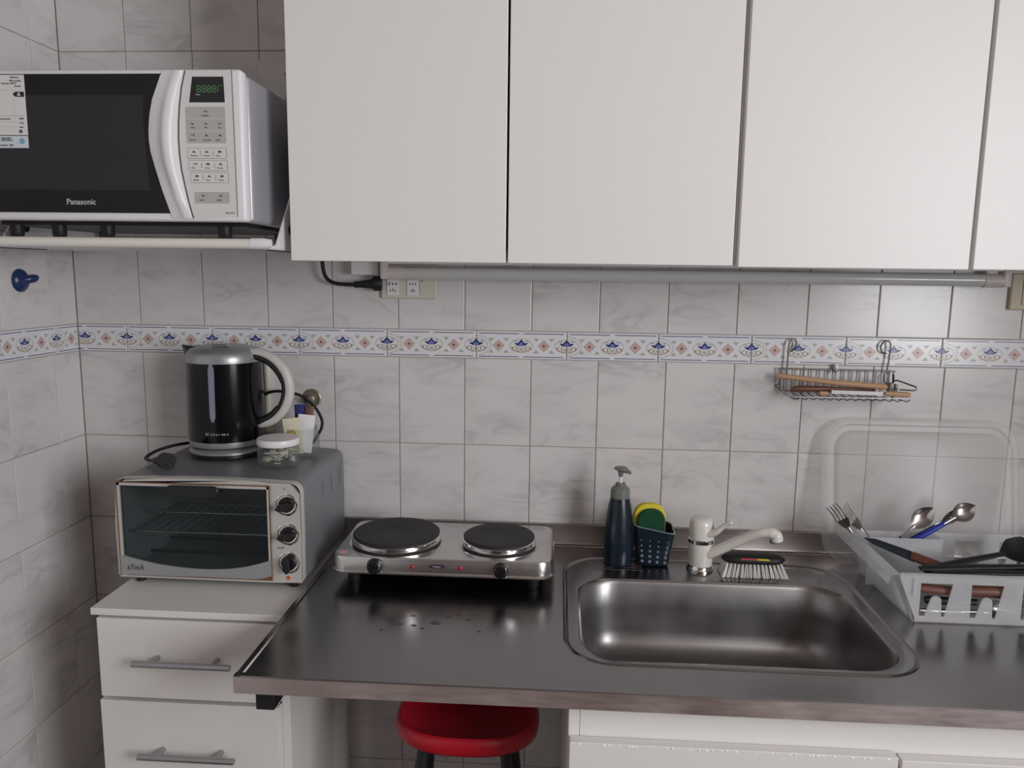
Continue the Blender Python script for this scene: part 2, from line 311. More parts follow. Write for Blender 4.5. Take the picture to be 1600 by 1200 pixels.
# printed listello: flower - lozenge - flower - lozenge - flower, joints through every second flower
PM = ['navy', 'blue', 'slate', 'terra', 'pink', 'maroon', 'olive', 'ochre']
def print_mesh():
    mb = MB(); L_ = 0.2; cz = 0.0305
    def poly(pts, mi, lay=0): mb.add([(x, -0.00015-0.00006*lay, zz) for x, zz in pts], [tuple(range(len(pts)))], mi)
    def band(outer, inner, mi, lay=0):
        n = len(outer); y = -0.00015-0.00006*lay
        mb.add([(a, y, b) for a, b in outer]+[(a, y, b) for a, b in inner], [(i, i+1, n+i+1, n+i) for i in range(n-1)], mi)
    def ringarc(cx, cz_, rx, rz, t, a0, a1, mi, lay=0, n=14): band(arc(cx, cz_, rx, rz, a0, a1, n), arc(cx, cz_, rx-t, rz-t, a0, a1, n), mi, lay)
    for x0, x1 in ((.006, .095), (.105, .194)):
        poly([(x0, .0565), (x1, .0565), (x1, .0582), (x0, .0582)], 2); poly([(x0, .0046), (x1, .0046), (x1, .0063), (x0, .0063)], 2)
    def half(cx, sg):
        def X(p): return [(cx+sg*a, cz+b) for a, b in p]
        a0, a1 = (-90, 90) if sg > 0 else (90, 270)
        ringarc(cx, cz, .0255, .0158, .0012, a0, a1, 7)
        poly(X([(0, .0150), (.0016, .0122), (.0052, .0086), (.0070, .0058), (.0160, .0066), (.0105, .0012), (.0048, -.0006), (0, -.0008)]), 0, 1)
        poly(X([(0, .0088), (.0032, .0058), (.0058, .0022), (.0040, .0002), (0, -.0002)]), 1, 2)
        poly(X([(.0070, .0105), (.0150, .0112), (.0185, .0082), (.0150, .0098), (.0085, .0088)]), 1, 1)
        ringarc(cx+sg*.0145, cz-.0062, .0060, .0048, .0014, 0, 360, 3, 1)
        ringarc(cx+sg*.0065, cz-.0068, .0042, .0040, .0012, 0, 360, 7, 1)
        poly(X([(.0185, -.0030), (.0222, -.0042), (.0205, -.0082), (.0172, -.0066)]), 3, 2)
        poly(X([(0, -.0040), (.0022, -.0070), (.0012, -.0128), (0, -.0140)]), 6, 1)
        poly(X([(.0030, -.0115), (.0100, -.0122), (.0150, -.0108), (.0095, -.0138), (.0035, -.0142)]), 7, 1)
    half(0.0006, 1); half(.1, 1); half(.1, -1); half(L_-.0006, -1)
    ringarc(0.0006, cz, .0325, .0222, .0013, -90, 90, 6)
    poly([(.0006, .052), (.0018, .052), (.0018, .0600), (.0006, .0600)], 6); poly([(.0006, .0020), (.0018, .0020), (.0018, .009), (.0006, .009)], 6)
    for cx in (.05, .15):
        dx = .0085 if cx > .1 or True else 0
        d = lambda k: [(cx-k, cz), (cx, cz-k), (cx+k, cz), (cx, cz+k), (cx-k, cz)]
        band(d(.0132), d(.0116), 3, 1)
        poly(d(.0116)[:4], 4, 1); poly(d(.0072)[:4], 3, 2); poly(d(.0058)[:4], 4, 3); poly(d(.0030)[:4], 5, 4)
        for sg in (-1, 1):
            for tz in (-1, 1):
                poly([(cx+sg*.0170-.0062, cz+tz*.0165), (cx+sg*.0170+.0062, cz+tz*.0165), (cx+sg*.0165, cz+tz*.0092)], 6, 1)
    me = bpy.data.meshes.new('printed_motif'); me.from_pydata([tuple(p) for p in mb.v], [], mb.f); me.update()
    bm = bmesh.new(); bm.from_mesh(me); bm.faces.ensure_lookup_table()
    for fc in bm.faces:
        fc.normal_update()
        if fc.normal.y > 0: fc.normal_flip()
    bm.to_mesh(me); bm.free()
    for m in PM: me.materials.append(M[m])
    for p, mi in zip(me.polygons, mb.m): p.material_index = mi
    return me
PRINT = print_mesh(); BH = B1-B0
def border(parent, x, left=False, w_=0.2028):
    o = put_tile(parent, x, B0, w_, BH, left, 'border', 'border_tile'); o.rotation_euler.x = 0
    p = bpy.data.objects.new('printed_motif', PRINT); COL.objects.link(p); p.parent = o; p.scale = (w_/0.2, 1, 1)
put_tile(wall_back, 0.1163+0.2028*13, B0, RX-0.1163-0.2028*13, BH, False, 'border', 'border_tile')
for i in range(13): border(wall_back, 0.1163+0.2028*i, False)
put_tile(wall_back, 0, B0, 0.1163, BH, False, 'border', 'border_tile')
for i in range(11): border(wall_left, 0.0765+0.2028*i, True)
put_tile(wall_left, 0, B0, 0.0765, BH, True, 'border', 'border_tile')
# cut corner pieces carry a trimmed end of the same print
def trimmed(w_, x_from):
    me = PRINT.copy(); bm = bmesh.new(); bm.from_mesh(me)
    for v in bm.verts: v.co.x -= x_from
    for co, no in (((0.0006, 0, 0), (-1, 0, 0)), ((w_-0.0008, 0, 0), (1, 0, 0))):
        bmesh.ops.bisect_plane(bm, geom=bm.verts[:]+bm.edges[:]+bm.faces[:], plane_co=co, plane_no=no, clear_outer=True)
    bm.to_mesh(me); bm.free(); return me
for par in (wall_back, wall_left):
    ct = [c for c in par.children if c.name.startswith('border_tile')][-1]
    w_ = 0.1163 if par is wall_back else 0.0765
    me = trimmed(w_, 0.2-w_) if par is wall_back else trimmed(w_, 0.0)
    p = bpy.data.objects.new('printed_motif', me); COL.objects.link(p); p.parent = ct

# ================================================================== WALL CABINETS
def wall_cabinet(x0, x1, doors, label, group='white wall cabinets'):
    t = thing('wall_cabinet', (x0, 0, 1.538), label, 'cabinet', group)
    zb, zt, yf = 1.538, 2.25, -0.311
    b = MB().box((x0, yf, zb), (x0+.016, -.001, zt)).box((x1-.016, yf, zb), (x1, -.001, zt)).box((x0+.016, yf, zb), (x1-.016, -.001, zb+.018)).box((x0+.016, yf, zt-.018), (x1-.016, -.001, zt)).box((x0+.016, -.008, zb+.018), (x1-.016, -.001, zt-.018)).box((x0+.016, yf+.02, zb+.34), (x1-.016, -.008, zb+.356))
    b.obj('body', 'lam2', t, bev=.0008)
    for a, c, zz, tilt in doors:
        d = MB().box((a, -.330, zz), (c, -.3125, zt-.002)); o = d.obj('door', 'laminate', t, bev=.0016)
    return t
wall_cabinet(0.6285, 1.4150, [(0.627, 1.0150, 1.5335, 0), (1.0190, 1.4120, 1.5335, 0)], 'white wall cabinet beside the microwave, two plain doors')
wall_cabinet(1.4170, 2.2150, [(1.4212, 1.8100, 1.5315, 0), (1.8170, 2.2130, 1.5318, 0)], 'white wall cabinet above the dish rack, at the right edge')

# ================================================================== MICROWAVE BRACKET
t = thing('microwave_bracket', (0.36, 0, 1.55), 'white wall bracket with round front bar carrying the microwave', 'bracket')
MB().tube([(0.06, -.410, 1.5595), (0.588, -.410, 1.5595)], 0.0088, 16).obj('front_bar', 'ivory', t, smooth=40)
for x in (0.052, 0.588): MB().tube([(x, -.410, 1.5600), (x+.022, -.410, 1.5600), (x+.034, -.408, 1.5600)], [.0094, .0094, .0075], 16).obj('end_cap', 'white', t, smooth=40)
for x in (0.098, 0.608):
    m = MB().prism([(-.400, 1.553), (-.362, 1.553), (-.001, 1.553), (-.001, 1.80), (-.16, 1.78), (-.29, 1.634), (-.355, 1.560)], x, x+.0025, axis='x')
    m.box((x-.018, -.400, 1.5515), (x+.0025, -.004, 1.5535))
    a = m.obj('arm', 'white', t)
    MB().tube([(x-.0006, -.285, 1.590), (x+.0031, -.285, 1.590)], 0.009, 16).obj('arm_hole', 'rubber', a)
    MB().box((x-.014, -.36, 1.550), (x-.004, -.22, 1.5517)).obj('arm_slot', 'rubber', a)
MB().box((0.078, -.006, 1.555), (0.612, -.001, 1.575)).obj('wall_rail', 'white', t)

# ================================================================== MICROWAVE
t = thing('microwave', (0.335, -.21, 1.575), 'white microwave oven with black glass door on the wall bracket', 'microwave')
ML, MR, MZ0, MZ1, MF = 0.090, 0.576, 1.595, 1.846, -.400
m = MB().box((ML+.004, -.372, MZ0+.003), (MR+.001, -.045, MZ1-.004), c=.006); m.obj('shell', 'mwbody', t, smooth=50)
m = MB().box((ML, MF, MZ0+.002), (MR, -.374, MZ1), c=.006); m.obj('front_frame', 'white', t, smooth=50)
m = MB().box((ML+.02, -.36, MZ0-.004), (MR-.02, -.06, MZ0+.003)); m.obj('underside', 'rubber', t)
for x in (ML+.04, 0.21, 0.30, MR-.06):
    for y in (-.35, -.08):
        if (x in (0.21, 0.30)) and y > -.2: continue
        MB().lathe([(.010, -.0215), (.012, -.018), (.012, 0)], (x, y, MZ0-.003), 16).obj('foot', 'rubber', t, smooth=40)
ge = [(.441, 1.838), (.4315, 1.816), (.424, 1.797), (.4185, 1.772), (.4155, 1.747), (.4152, 1.73), (.4168, 1.712), (.423, 1.685), (.432, 1.650), (.444, 1.610)]
d = MB().prism([(ML+.004, 1.610)] + list(reversed(ge)) + [(ML+.004, 1.838)], MF-.0022, MF+.002); door = d.obj('door_glass', 'gloss', t)
w2 = MB().prism([(.125, 1.648)] + [(.4125, 1.648), (.4085, 1.70), (.406, 1.76), (.409, 1.804), (.125, 1.804)], MF-.0026, MF-.002); w2.obj('window_mesh', 'darkwin', door)
text('brand_lettering', 'Panasonic', (.2615, MF-.0024, 1.6238), .0135, 'inklight', door, bold=.0002, wide=.98)
# crescent handle: from the glass edge to the panel seam, bulging outwards
se = [(.4815, 1.843), (.474, 1.815), (.469, 1.785), (.4662, 1.757), (.465, 1.732), (.4655, 1.707), (.468, 1.680), (.4725, 1.655), (.478, 1.627), (.4845, 1.602)]
ge2 = [(.441, 1.843)] + ge[1:-1] + [(.4465, 1.602)]
lo = []
for (a, za), (b, zb_) in zip(ge2, se):
    k = len(lo)/9; bul = .004+.016*math.sin(math.pi*k)**0.7
    row = []
    for j, (s_, h_) in enumerate(((0, 0), (.02, .35), (.25, .55), (.52, .72), (.62, .98), (.78, 1.0), (.95, .72), (1, 0))):
        row.append((a+(b-.0016-a)*s_, MF-bul*h_+(.001 if h_ == 0 else 0), za+(zb_-za)*s_))
    lo.append(row)
MB().loops(lo, 0, False, False, closed=False).obj('handle', 'white', t, smooth=60)
# control panel
pn = [(x+.0012, z) for x, z in se]
p = MB().prism([(.5615, 1.605), (.5605, 1.8435)] + pn, MF-.0012, MF+.001); panel = p.obj('control_panel', 'panel', t)
seam = MB()
for i in range(9):
    (a, za), (b, zb_) = se[i], se[i+1]; seam.prism([(a-.0006, za), (b-.0006, zb_), (b+.0006, zb_), (a+.0006, za)], MF-.0014, MF)
seam.prism([(.5603, 1.8435), (.5613, 1.605), (.5620, 1.605), (.5610, 1.8435)], MF-.0014, MF); seam.obj('panel_seam', 'ink', panel)
sc_ = MB().prism([(.4865, 1.792), (.5475, 1.792), (.5465, 1.833), (.4935, 1.833)], MF-.0016, MF-.001).obj('display', 'screen', panel)
def seg7(mb, x, z, w_, h_, s=.12):
    t_ = h_*.07
    for a, b in (((0, 0), (1, 0)), ((0, .5), (1, .5)), ((0, 1), (1, 1))): mb.prism([(x+w_*.14, z+b[1]*h_-t_), (x+w_*.86, z+b[1]*h_-t_), (x+w_*.86, z+b[1]*h_+t_), (x+w_*.14, z+b[1]*h_+t_)], MF-.0018, MF-.0015)
    for xx in (0, 1):
        for zz in (0, .5): mb.prism([(x+xx*w_-t_, z+(zz+.06)*h_), (x+xx*w_+t_, z+(zz+.06)*h_), (x+xx*w_+t_, z+(zz+.44)*h_), (x+xx*w_-t_, z+(zz+.44)*h_)], MF-.0018, MF-.0015)
dg = MB()
for i in range(4): seg7(dg, .5012+i*.0088, 1.8085, .0056, .010)
dg.prism([(.5362, 1.809), (.5372, 1.809), (.5372, 1.8185), (.5362, 1.8185)], MF-.0018, MF-.0015)
dg.obj('digits', 'digit', sc_)
text('display_lettering', 'Watts', (.538, MF-.0017, 1.818), .0030, 'digit', sc_); text('display_lettering', 'Reloj', (.4985, MF-.0017, 1.8035), .0034, 'inklight', sc_)
def key(x0, x1, z0, z1, fill, outline=True):
    m = MB(); pts = rr(x0, x1, z0, z1, .002, 4); m.prism(pts, MF-.0017, MF-.001); o = m.obj('key_pad', fill, panel)
    if outline:
        q = rr(x0-.0005, x1+.0005, z0-.0005, z1+.0005, .0024, 4); l = MB(); l.prism(q, MF-.0015, MF-.001); l.obj('key_outline', 'ink', o)
    return o
def glyph(par, x, z, s, rows_=1, w_=None):
    """small icon over one or two lines of caption"""
    m = MB(); y0, y1 = MF-.0020, MF-.0016; ic = random.choice((0, 1, 2))
    if ic == 0: m.prism(rr(x-s*.30, x+s*.30, z+s*.15, z+s*.5, s*.1, 3), y0, y1)
    elif ic == 1:
        m.prism([(x-s*.35, z+s*.15), (x+s*.35, z+s*.15), (x+s*.2, z+s*.3), (x-s*.1, z+s*.55)], y0, y1)
    else:
        m.prism([(x-s*.3, z+s*.2), (x-s*.16, z+s*.2), (x-s*.16, z+s*.5), (x-s*.3, z+s*.5)], y0, y1); m.prism([(x+s*.05, z+s*.2), (x+s*.3, z+s*.2), (x+s*.3, z+s*.5), (x+s*.05, z+s*.5)], y0, y1)
    m.obj('key_icon', 'ink', par)
g1 = key(.4795, .5472, 1.7262, 1.785, 'keygrey', False)
MB().box((.4800, MF-.0018, 1.7655), (.5470, MF-.0016, 1.7661)).obj('key_divider', 'panel', g1)
MB().box((.4800, MF-.0018, 1.7455), (.5470, MF-.0016, 1.7461)).obj('key_divider', 'panel', g1)
glyph(g1, .5135, 1.774, .010); text('key_caption', 'Potencia', (.5065, MF-.0019, 1.7695), .0036, 'ink', g1)
for i, c in enumerate(('Hora', 'Min', 'Seg')): glyph(g1, .4905+i*.0235, 1.755, .008); text('key_caption', c, (.4875+i*.0235, MF-.0019, 1.7505), .0034, 'ink', g1)
for i, c in enumerate(('Memoria', 'Descongelar', 'Rapido')): glyph(g1, .4905+i*.0235, 1.736, .009); text('key_caption', c, (.4845+i*.0225, MF-.0019, 1.7305), .0030, 'ink', g1)
for r_i, (x0, x1, z0, z1, caps) in enumerate(((.4800, .5465, 1.7015, 1.7178, ('Recalentar', 'Verduras', 'Sopa')), (.4812, .5475, 1.6815, 1.6980, ('Pizza', 'Carnes', 'Pescado')), (.4832, .5485, 1.6615, 1.6780, ('Bebidas', 'Tazas', 'Postres')))):
    k_ = key(x0, x1, z0, z1, 'panel')
    for i, c in enumerate(caps):
        cx = x0+(x1-x0)*(i+.5)/3; glyph(k_, cx, z0+.0075, .0095); text('key_caption', c, (cx-.0065, MF-.0019, z0+.0032), .0032, 'ink', k_)
        if i: MB().box((x0+(x1-x0)*i/3-.0003, MF-.0019, z0+.004), (x0+(x1-x0)*i/3+.0003, MF-.0016, z1-.004)).obj('key_divider', 'ink', k_)
k_ = key(.4885, .5490, 1.6272, 1.6460, 'keygrey', False)
for i, c in enumerate(('Parar', 'Inicio')): glyph(k_, .5035+i*.031, 1.637, .009); text('key_caption', c, (.4965+i*.031, MF-.0019, 1.6315), .0038, 'ink', k_)
text('model_lettering', 'NN-ST25', (.541, MF-.0014, 1.6098), .0042, 'ink', panel)
# energy labels on the glass
lab = MB().box((.10, MF-.0030, 1.7385), (.2022, MF-.0022, 1.8365)).obj('energy_label', 'paper', door)
m = MB()
for z_, a, b in ((1.8115, .104, .199), (1.770, .104, .2), (1.760, .104, .2), (1.752, .104, .2), (1.7695, .155, .199)): m.box((a, MF-.0032, z_), (b, MF-.0030, z_+.0004))
m.box((.1815, MF-.0032, 1.771), (.1819, MF-.0030, 1.811)); m.obj('label_rule', 'keygrey', lab)
MB().prism([(.1805, 1.8050), (.1855, 1.8008), (.2005, 1.8008), (.2005, 1.8092), (.1855, 1.8092)], MF-.0033, MF-.0030).obj('rating_arrow', 'black', lab)
text('rating_letter', 'A', (.1885, MF-.0035, 1.8018), .0092, 'paper', lab, bold=.0002)
for s_, x, z_, sz in (('Eficiencia', .1785, 1.8312, .0040), ('Microondas', .1765, 1.8255, .0044), ('Panasonic  NN-ST', .162, 1.8215, .0036), ('Modelo', .185, 1.8170, .0036), ('Consumo anual', .150, 1.7640, .0036), ('1000', .1885, 1.7640, .0042), ('1.25', .1885, 1.7565, .0046), ('0.80', .1885, 1.7500, .0036)):
    text('label_lettering', s_, (x, MF-.0034, z_), sz, 'ink', lab)
MB().lathe([(.003, 0), (.003, .0004)], (.190, MF-.0030, 1.7445), 14, axis='y').obj('label_seal', 'slate', lab)
MB().box((.137, MF-.0034, 1.775), (.1425, MF-.0030, 1.789)).obj('label_block', 'black', lab)
lab = MB().box((.10, MF-.0030, 1.7172), (.2018, MF-.0022, 1.7372)).obj('safety_label', 'papertint', door)
MB().lathe([(.0048, 0), (.0048, .0004)], (.191, MF-.0030, 1.7285), 18, axis='y').obj('label_seal', 'paperblue', lab)
text('label_lettering', 'Seguridad', (.154, MF-.0034, 1.7320), .0044, 'ink', lab); text('label_lettering', 'ELECTRICA', (.154, MF-.0034, 1.7285), .0040, 'ink', lab); text('label_lettering', 'Producto  1005', (.150, MF-.0034, 1.7205), .0040, 'ink', lab)

# ================================================================== DRAWER UNIT
t = thing('drawer_cabinet', (0.436, -.2, 0), 'low white drawer unit under the toaster oven', 'cabinet')
m = MB().box((.262, -.387, .06), (.278, -.003, .876)).box((.604, -.387, .06), (.620, -.003, .876)).box((.278, -.012, .06), (.604, -.003, .876)).box((.278, -.387, .06), (.604, -.012, .078)).box((.278, -.36, 0), (.604, -.34, .06)).box((.262, -.34, 0), (.278, -.003, .06)).box((.604, -.34, 0), (.62, -.003, .06)).box((.278, -.387, .858), (.604, -.012, .876))
m.obj('body', 'lam2', t, bev=.0008)
MB().box((.2525, -.405, .8765), (.6225, -.002, .8900)).obj('top_board', 'lam2', t, bev=.001)
for i, (za, zb_, x0, x1) in enumerate(((.7145, .8710, .2630, .6060), (.5020, .7065, .2595, .6050), (.2900, .4950, .2630, .6060), (.0780, .2830, .2630, .6060))):
    dr = MB().box((x0, -.405, za), (x1, -.388, zb_)).obj('drawer', 'lam2', t, bev=.0012)
    hz = (za+zb_)/2+.006 if i else .7975
    if i == 1: hz = .6115
    h = MB().tube([(.343, -.432, hz), (.527, -.432, hz)], .0060, 14)
    for x in (.378, .492): h.tube([(x, -.4045, hz), (x, -.432, hz)], .0048, 12)
    h.obj('handle', 'satin', dr, smooth=40, label='satin grey bar handle')

# ================================================================== STEEL WORKTOP WITH SINK
CX0, CX1, CYF, CZ = 0.627, 2.30, -.637, 0.900
t = thing('steel_worktop', (1.42, -.32, .8745), 'stainless steel worktop with pressed sink bowl', 'worktop')
def sdf(px, py, x0, x1, y0, y1, r):
    qx = abs(px-(x0+x1)/2)-(x1-x0)/2+r; qy = abs(py-(y0+y1)/2)-(y1-y0)/2+r
    return math.hypot(max(qx, 0), max(qy, 0))+min(max(qx, qy), 0)-r
SCX, SCY = 1.423, -.363
rect = (CX0+.012, CX1, CYF+.014, -.0135)
angs = [2*math.pi*i/160 for i in range(160)] + [math.atan2(y-SCY, x-SCX) % (2*math.pi) for x in rect[:2] for y in rect[2:]]
angs = sorted(set(round(a, 6) for a in angs))
def ray_loop(x0, x1, y0, y1, r, z):
    out = []
    for a in angs:
        lo_, hi = 0.0, 3.0
        for _ in range(40):
            md = (lo_+hi)/2
            if sdf(SCX+md*math.cos(a), SCY+md*math.sin(a), x0, x1, y0, y1, r) < 0: lo_ = md
            else: hi = md
        out.append((SCX+lo_*math.cos(a), SCY+lo_*math.sin(a), z))
    return out
def ins(b, d, r, z): return ray_loop(b[0]+d, b[1]-d, b[2]+d, b[3]-d, max(r-d, .004), z)
RIM = (1.131, 1.716, -.551, -.090); BOWL = (1.161, 1.686, -.529, -.197)
top = MB()
top.loops([ins(rect, 0, .0005, CZ), ins(RIM, 0, .085, CZ), ins(RIM, .0025, .085, CZ+.0022), ins(RIM, .006, .085, CZ+.0012), ins(RIM, .009, .085, CZ-.0012), ins(BOWL, -.004, .072, CZ-.0012), ins(BOWL, -.001, .072, CZ-.002), ins(BOWL, .002, .072, CZ-.006)])
# raised front and left lips with the folded apron
prof = [(0, CZ), (-.002, CZ+.0028), (-.012, CZ+.0030), (-.0140, CZ+.0010)]
top.loops([[(x, rect[2]+a, z) for a, z in prof] for x in (CX0, CX1)], closed=False)
top.loops([[(rect[0]+a*.86, y, z) for a, z in prof] for y in (CYF+.0, -.013)], closed=False)
top.obj('steel_sheet', 'steel', t, smooth=35)
ap = MB().loops([[(CX0, CYF, CZ+.001), (CX0, CYF, .8745), (CX0, CYF+.02, .8745)], [(CX1, CYF, CZ+.001), (CX1, CYF, .8745), (CX1, CYF+.02, .8745)]], closed=False)
ap.loops([[(CX0, CYF, CZ+.001), (CX0, CYF, .8745)], [(CX0, -.002, CZ+.001), (CX0, -.002, .8745)]], closed=False)
ap.obj('apron', 'apron', t)
MB().box((CX0+.003, CYF+.003, .8755), (CX1, -.003, .8770)).obj('underlay', 'inside', t) if False else None
up_ = MB().loops([[(x, y, z) for y, z in ((-.0001, .9455), (-.0020, .9470), (-.0105, .9470), (-.0125, .9455), (-.0128, .906), (-.0150, .9018), (-.020, .9004), (-.0260, .9018), (-.029, .9002))] for x in (CX0, CX1)], closed=False)
up_.obj('upstand', 'upst', t, smooth=35)
bw = MB(); lp = [ins(BOWL, .002, .072, CZ-.006)]
for d, z in ((.004, -.012), (.008, -.06), (.013, -.105), (.019, -.125), (.030, -.139), (.046, -.147), (.070, -.151), (.110, -.153)): lp.append(ins(BOWL, d, .085, CZ+z))
lp.append([(1.43+.03*math.cos(a), -.363+.03*math.sin(a), CZ-.156) for a in angs])
bw.loops(lp, 0, False, True); bowl = bw.obj('sink_bowl', 'bowl', t, smooth=60)
MB().lathe([(.030, 0), (.034, .003), (.030, .004), (.024, .001)], (1.43, -.363, CZ-.1560), 28).obj('drain', 'chrome', bowl, smooth=40)
for i in range(4):
    yy = -.112-.0125*i
    MB().tube([(1.185+.002*i, yy, CZ-.001), (1.30, yy, CZ-.001)], .0016, 8, flat=.7).obj('drain_rib', 'steel', t, smooth=60)
    MB().tube([(1.565, yy-.004, CZ-.001), (1.655+.003*i, yy-.004, CZ-.001)], .0016, 8, flat=.7).obj('drain_rib', 'steel', t, smooth=60)
MB().box((.650, -.612, .8330), (.680, -.03, .8740)).obj('support_tube', 'rubber', t, bev=.002)
MB().box((.68, -.612, .8450), (1.139, -.590, .8740)).obj('support_tube', 'rubber', t) if False else None

# ================================================================== SINK CABINET
t = thing('sink_cabinet', (1.72, -.3, 0), 'white base cabinet below the sink with a chipped door edge', 'cabinet')
m = MB().box((1.140, -.598, .08), (1.157, -.02, .8740)).box((2.27, -.598, .08), (2.287, -.02, .8740)).box((1.157, -.598, .08), (2.27, -.02, .097)).box((1.157, -.55, 0), (2.27, -.53, .08)).box((1.157, -.028, .097), (2.27, -.02, .74))
m.obj('body', 'lam2', t, bev=.0008)
MB().box((1.1575, -.598, .790), (2.2695, -.580, .8738)).obj('top_rail', 'lam2', t, bev=.0008)
for i, (a, b, zt) in enumerate(((1.1415, 1.6310, .8085), (1.6360, 2.285, .8050))):
    dd = MB().box((a, -.618, .09), (b, -.600, zt)).obj('door', 'lam2', t, bev=.0014)
    if i == 0:
        cb = MB()
        for k in range(46):
            x = a+.006+(b-a-.02)*random.random()**0.9; s = random.uniform(.0008, .0026)
            cb.add([(x-s, -.6184, zt-.0035), (x+s*1.6, -.6184, zt-.0042), (x+s, -.6181, zt-.0008), (x-s*.6, -.6181, zt-.0006), (x, -.6192, zt-.003)], [(0, 1, 4), (1, 2, 4), (2, 3, 4), (3, 0, 4)])
        cb.obj('chipped_edge', 'chip', dd, kind='stuff')

# ================================================================== TOASTER OVEN
OL, OR, OF, OB, OZ0, OZ1 = .249, .622, -.300, -.012, .905, 1.1145
t = thing('toaster_oven', (.436, -.16, .890), 'grey toaster oven with glass door and three black knobs', 'toaster oven')
def osec(y, inset=0.0, crown=0.006):
    """rounded body section with a lightly crowned top"""
    x0, x1, z0, z1 = OL+inset, OR-inset, OZ0+inset, OZ1-inset; pts = []
    pts += arc(x1-.012, z0+.012, .012, .012, -90, 0, 4)
    pts += [(x1+.001, (z0+z1)/2)]
    pts += arc(x1-.020, z1-.024, .020, .020, 0, 90, 6)
    pts += [(x0+(x1-x0)*k, z1-.004+crown*math.sin(math.pi*k)*.7) for k in (.8, .65, .5, .35, .2)]
    pts += arc(x0+.020, z1-.024, .020, .020, 90, 180, 6)
    pts += [(x0-.003, (z0+z1)/2)]
    pts += arc(x0+.012, z0+.012, .012, .012, 180, 270, 4)
    return [(x, y, z) for x, z in pts]
sh = MB().loops([osec(OF+.016), osec(OF+.05), osec(OB)], 0, False, True); sh.obj('shell', 'oventop', t, smooth=40)
# front bezel: a ring between the outer outline and the door opening
DX0, DX1, DZ0, DZ1 = .2555, .5605, .9125, 1.1035
outer = osec(OF); outer2 = osec(OF+.016)
def to_rect(p, x0, x1, z0, z1): return (min(max(p[0], x0), x1), OF, min(max(p[2], z0), z1))
fr = MB(); fr.loops([outer2, [(p[0], OF+.003, p[2]) for p in outer], [((p[0]-.4355)*.992+.4355, OF, (p[2]-1.008)*.985+1.008) for p in outer]])
fr.prism([(DX1, OZ0+.002), (OR-.003, OZ0+.004), (OR-.0015, 1.0), (OR-.003, 1.088), (.600, 1.1085), (DX1, 1.1095)], OF-.0006, OF+.012)
fr.prism([(OL+.002, OZ0+.003), (DX1, OZ0+.002), (DX1, DZ0), (OL+.002, DZ0)], OF-.0006, OF+.012)
fr.prism([(OL+.004, DZ1), (DX1, DZ1), (DX1, 1.1095), (.52, 1.1125), (.4355, 1.1140), (.34, 1.1120), (.272, 1.1075), (OL+.006, 1.098)], OF-.0006, OF+.012)
fr.prism([(OL-.001, DZ0), (DX0, DZ0), (DX0, DZ1), (OL+.003, DZ1), (OL-.002, 1.02)], OF-.0006, OF+.012)
fr.obj('bezel', 'ovenframe', t, smooth=30)
cv = MB(); c0 = [(DX0+.002, OF+.012, DZ0+.004), (DX1-.002, OF+.012, DZ0+.004), (DX1-.002, OF+.012, DZ1-.002), (DX0+.002, OF+.012, DZ1-.002)]; c1 = [(x, -.07, z) for x, _, z in c0]
cv.loops([c0, c1], 0, False, True); cv.obj('cavity', 'cavity', t)
rk = MB()
for z, y in ((1.016, -.215), (.9945, -.275)): rk.tube([(DX0+.004, y, z), (DX1-.006, y, z)], .0022, 8)
for k in range(14): x = DX0+.02+k*.0205; rk.tube([(x, -.275, .9955), (x, -.09, .9955)], .0011, 6)
rk.tube([(DX0+.004, -.09, .9945), (DX1-.006, -.09, .9945)], .002, 8); rk.obj('wire_shelf', 'cutlery', t, smooth=50)
el = MB()
for z, y in ((.925, -.20), (.925, -.12), (1.088, -.18)): el.tube([(DX0+.004, y, z), (DX1-.004, y, z)], .0035, 8)
el.obj('heating_element', 'dark', t, smooth=50)
curve = [(.2555, .955), (.275, .9505), (.30, .9445), (.33, .9385), (.37, .9335), (.41, .9312), (.44, .9312), (.475, .9335), (.51, .9392), (.54, .9475), (.5605, .9545)]
dr = MB().prism([(.2558, .9135), (.5600, .9128)] + list(reversed(curve)), OF-.0045, OF+.004).obj('door_panel', 'silver', t)
text('brand_lettering', 'aTmA', (.2680, OF-.0048, .9252), .0150, 'ink', dr, shear=.15, bold=.0003, wide=.92)
rs = MB().prism([(.268, .9135), (.56, .9128), (.56, .9148), (.50, .9142), (.42, .9150), (.35, .9140), (.268, .9142)], OF-.0049, OF-.0040)
rs.prism([(.532, .9148), (.5598, .9140), (.5598, .9225), (.551, .919), (.542, .9165)], OF-.0049, OF-.0044)
rs.obj('rust_stain', 'rust', dr)
dfm = MB()
for a, b in (((DX0, .95), (DX0+.0060, DZ1)), ((DX1-.0050, .95), (DX1, DZ1)), ((DX0, DZ1-.0065), (DX1, DZ1))): dfm.box((a[0], OF-.0040, a[1]), (b[0], OF+.003, b[1]))
dfm.obj('door_frame', 'ovenframe', t)
rr_ = MB().box((DX0+.001, OF-.0042, DZ1-.0012), (DX1-.001, OF-.0030, DZ1+.0010)).box((DX1-.001, OF-.0042, DZ0), (DX1+.0012, OF-.0030, DZ1)).box((DX0-.001, OF-.0042, DZ0), (DX0+.0008, OF-.0030, DZ1))
rr_.obj('rusty_gap', 'rust', t)
MB().prism([(DX0+.006, DZ1-.0065)] + [(max(x, DX0+.006), z) for x, z in curve[:-1]] + [(DX1-.005, .9530), (DX1-.005, DZ1-.0065)], OF-.0015, OF+.0005).obj('door_glass', 'ovenglass', t)
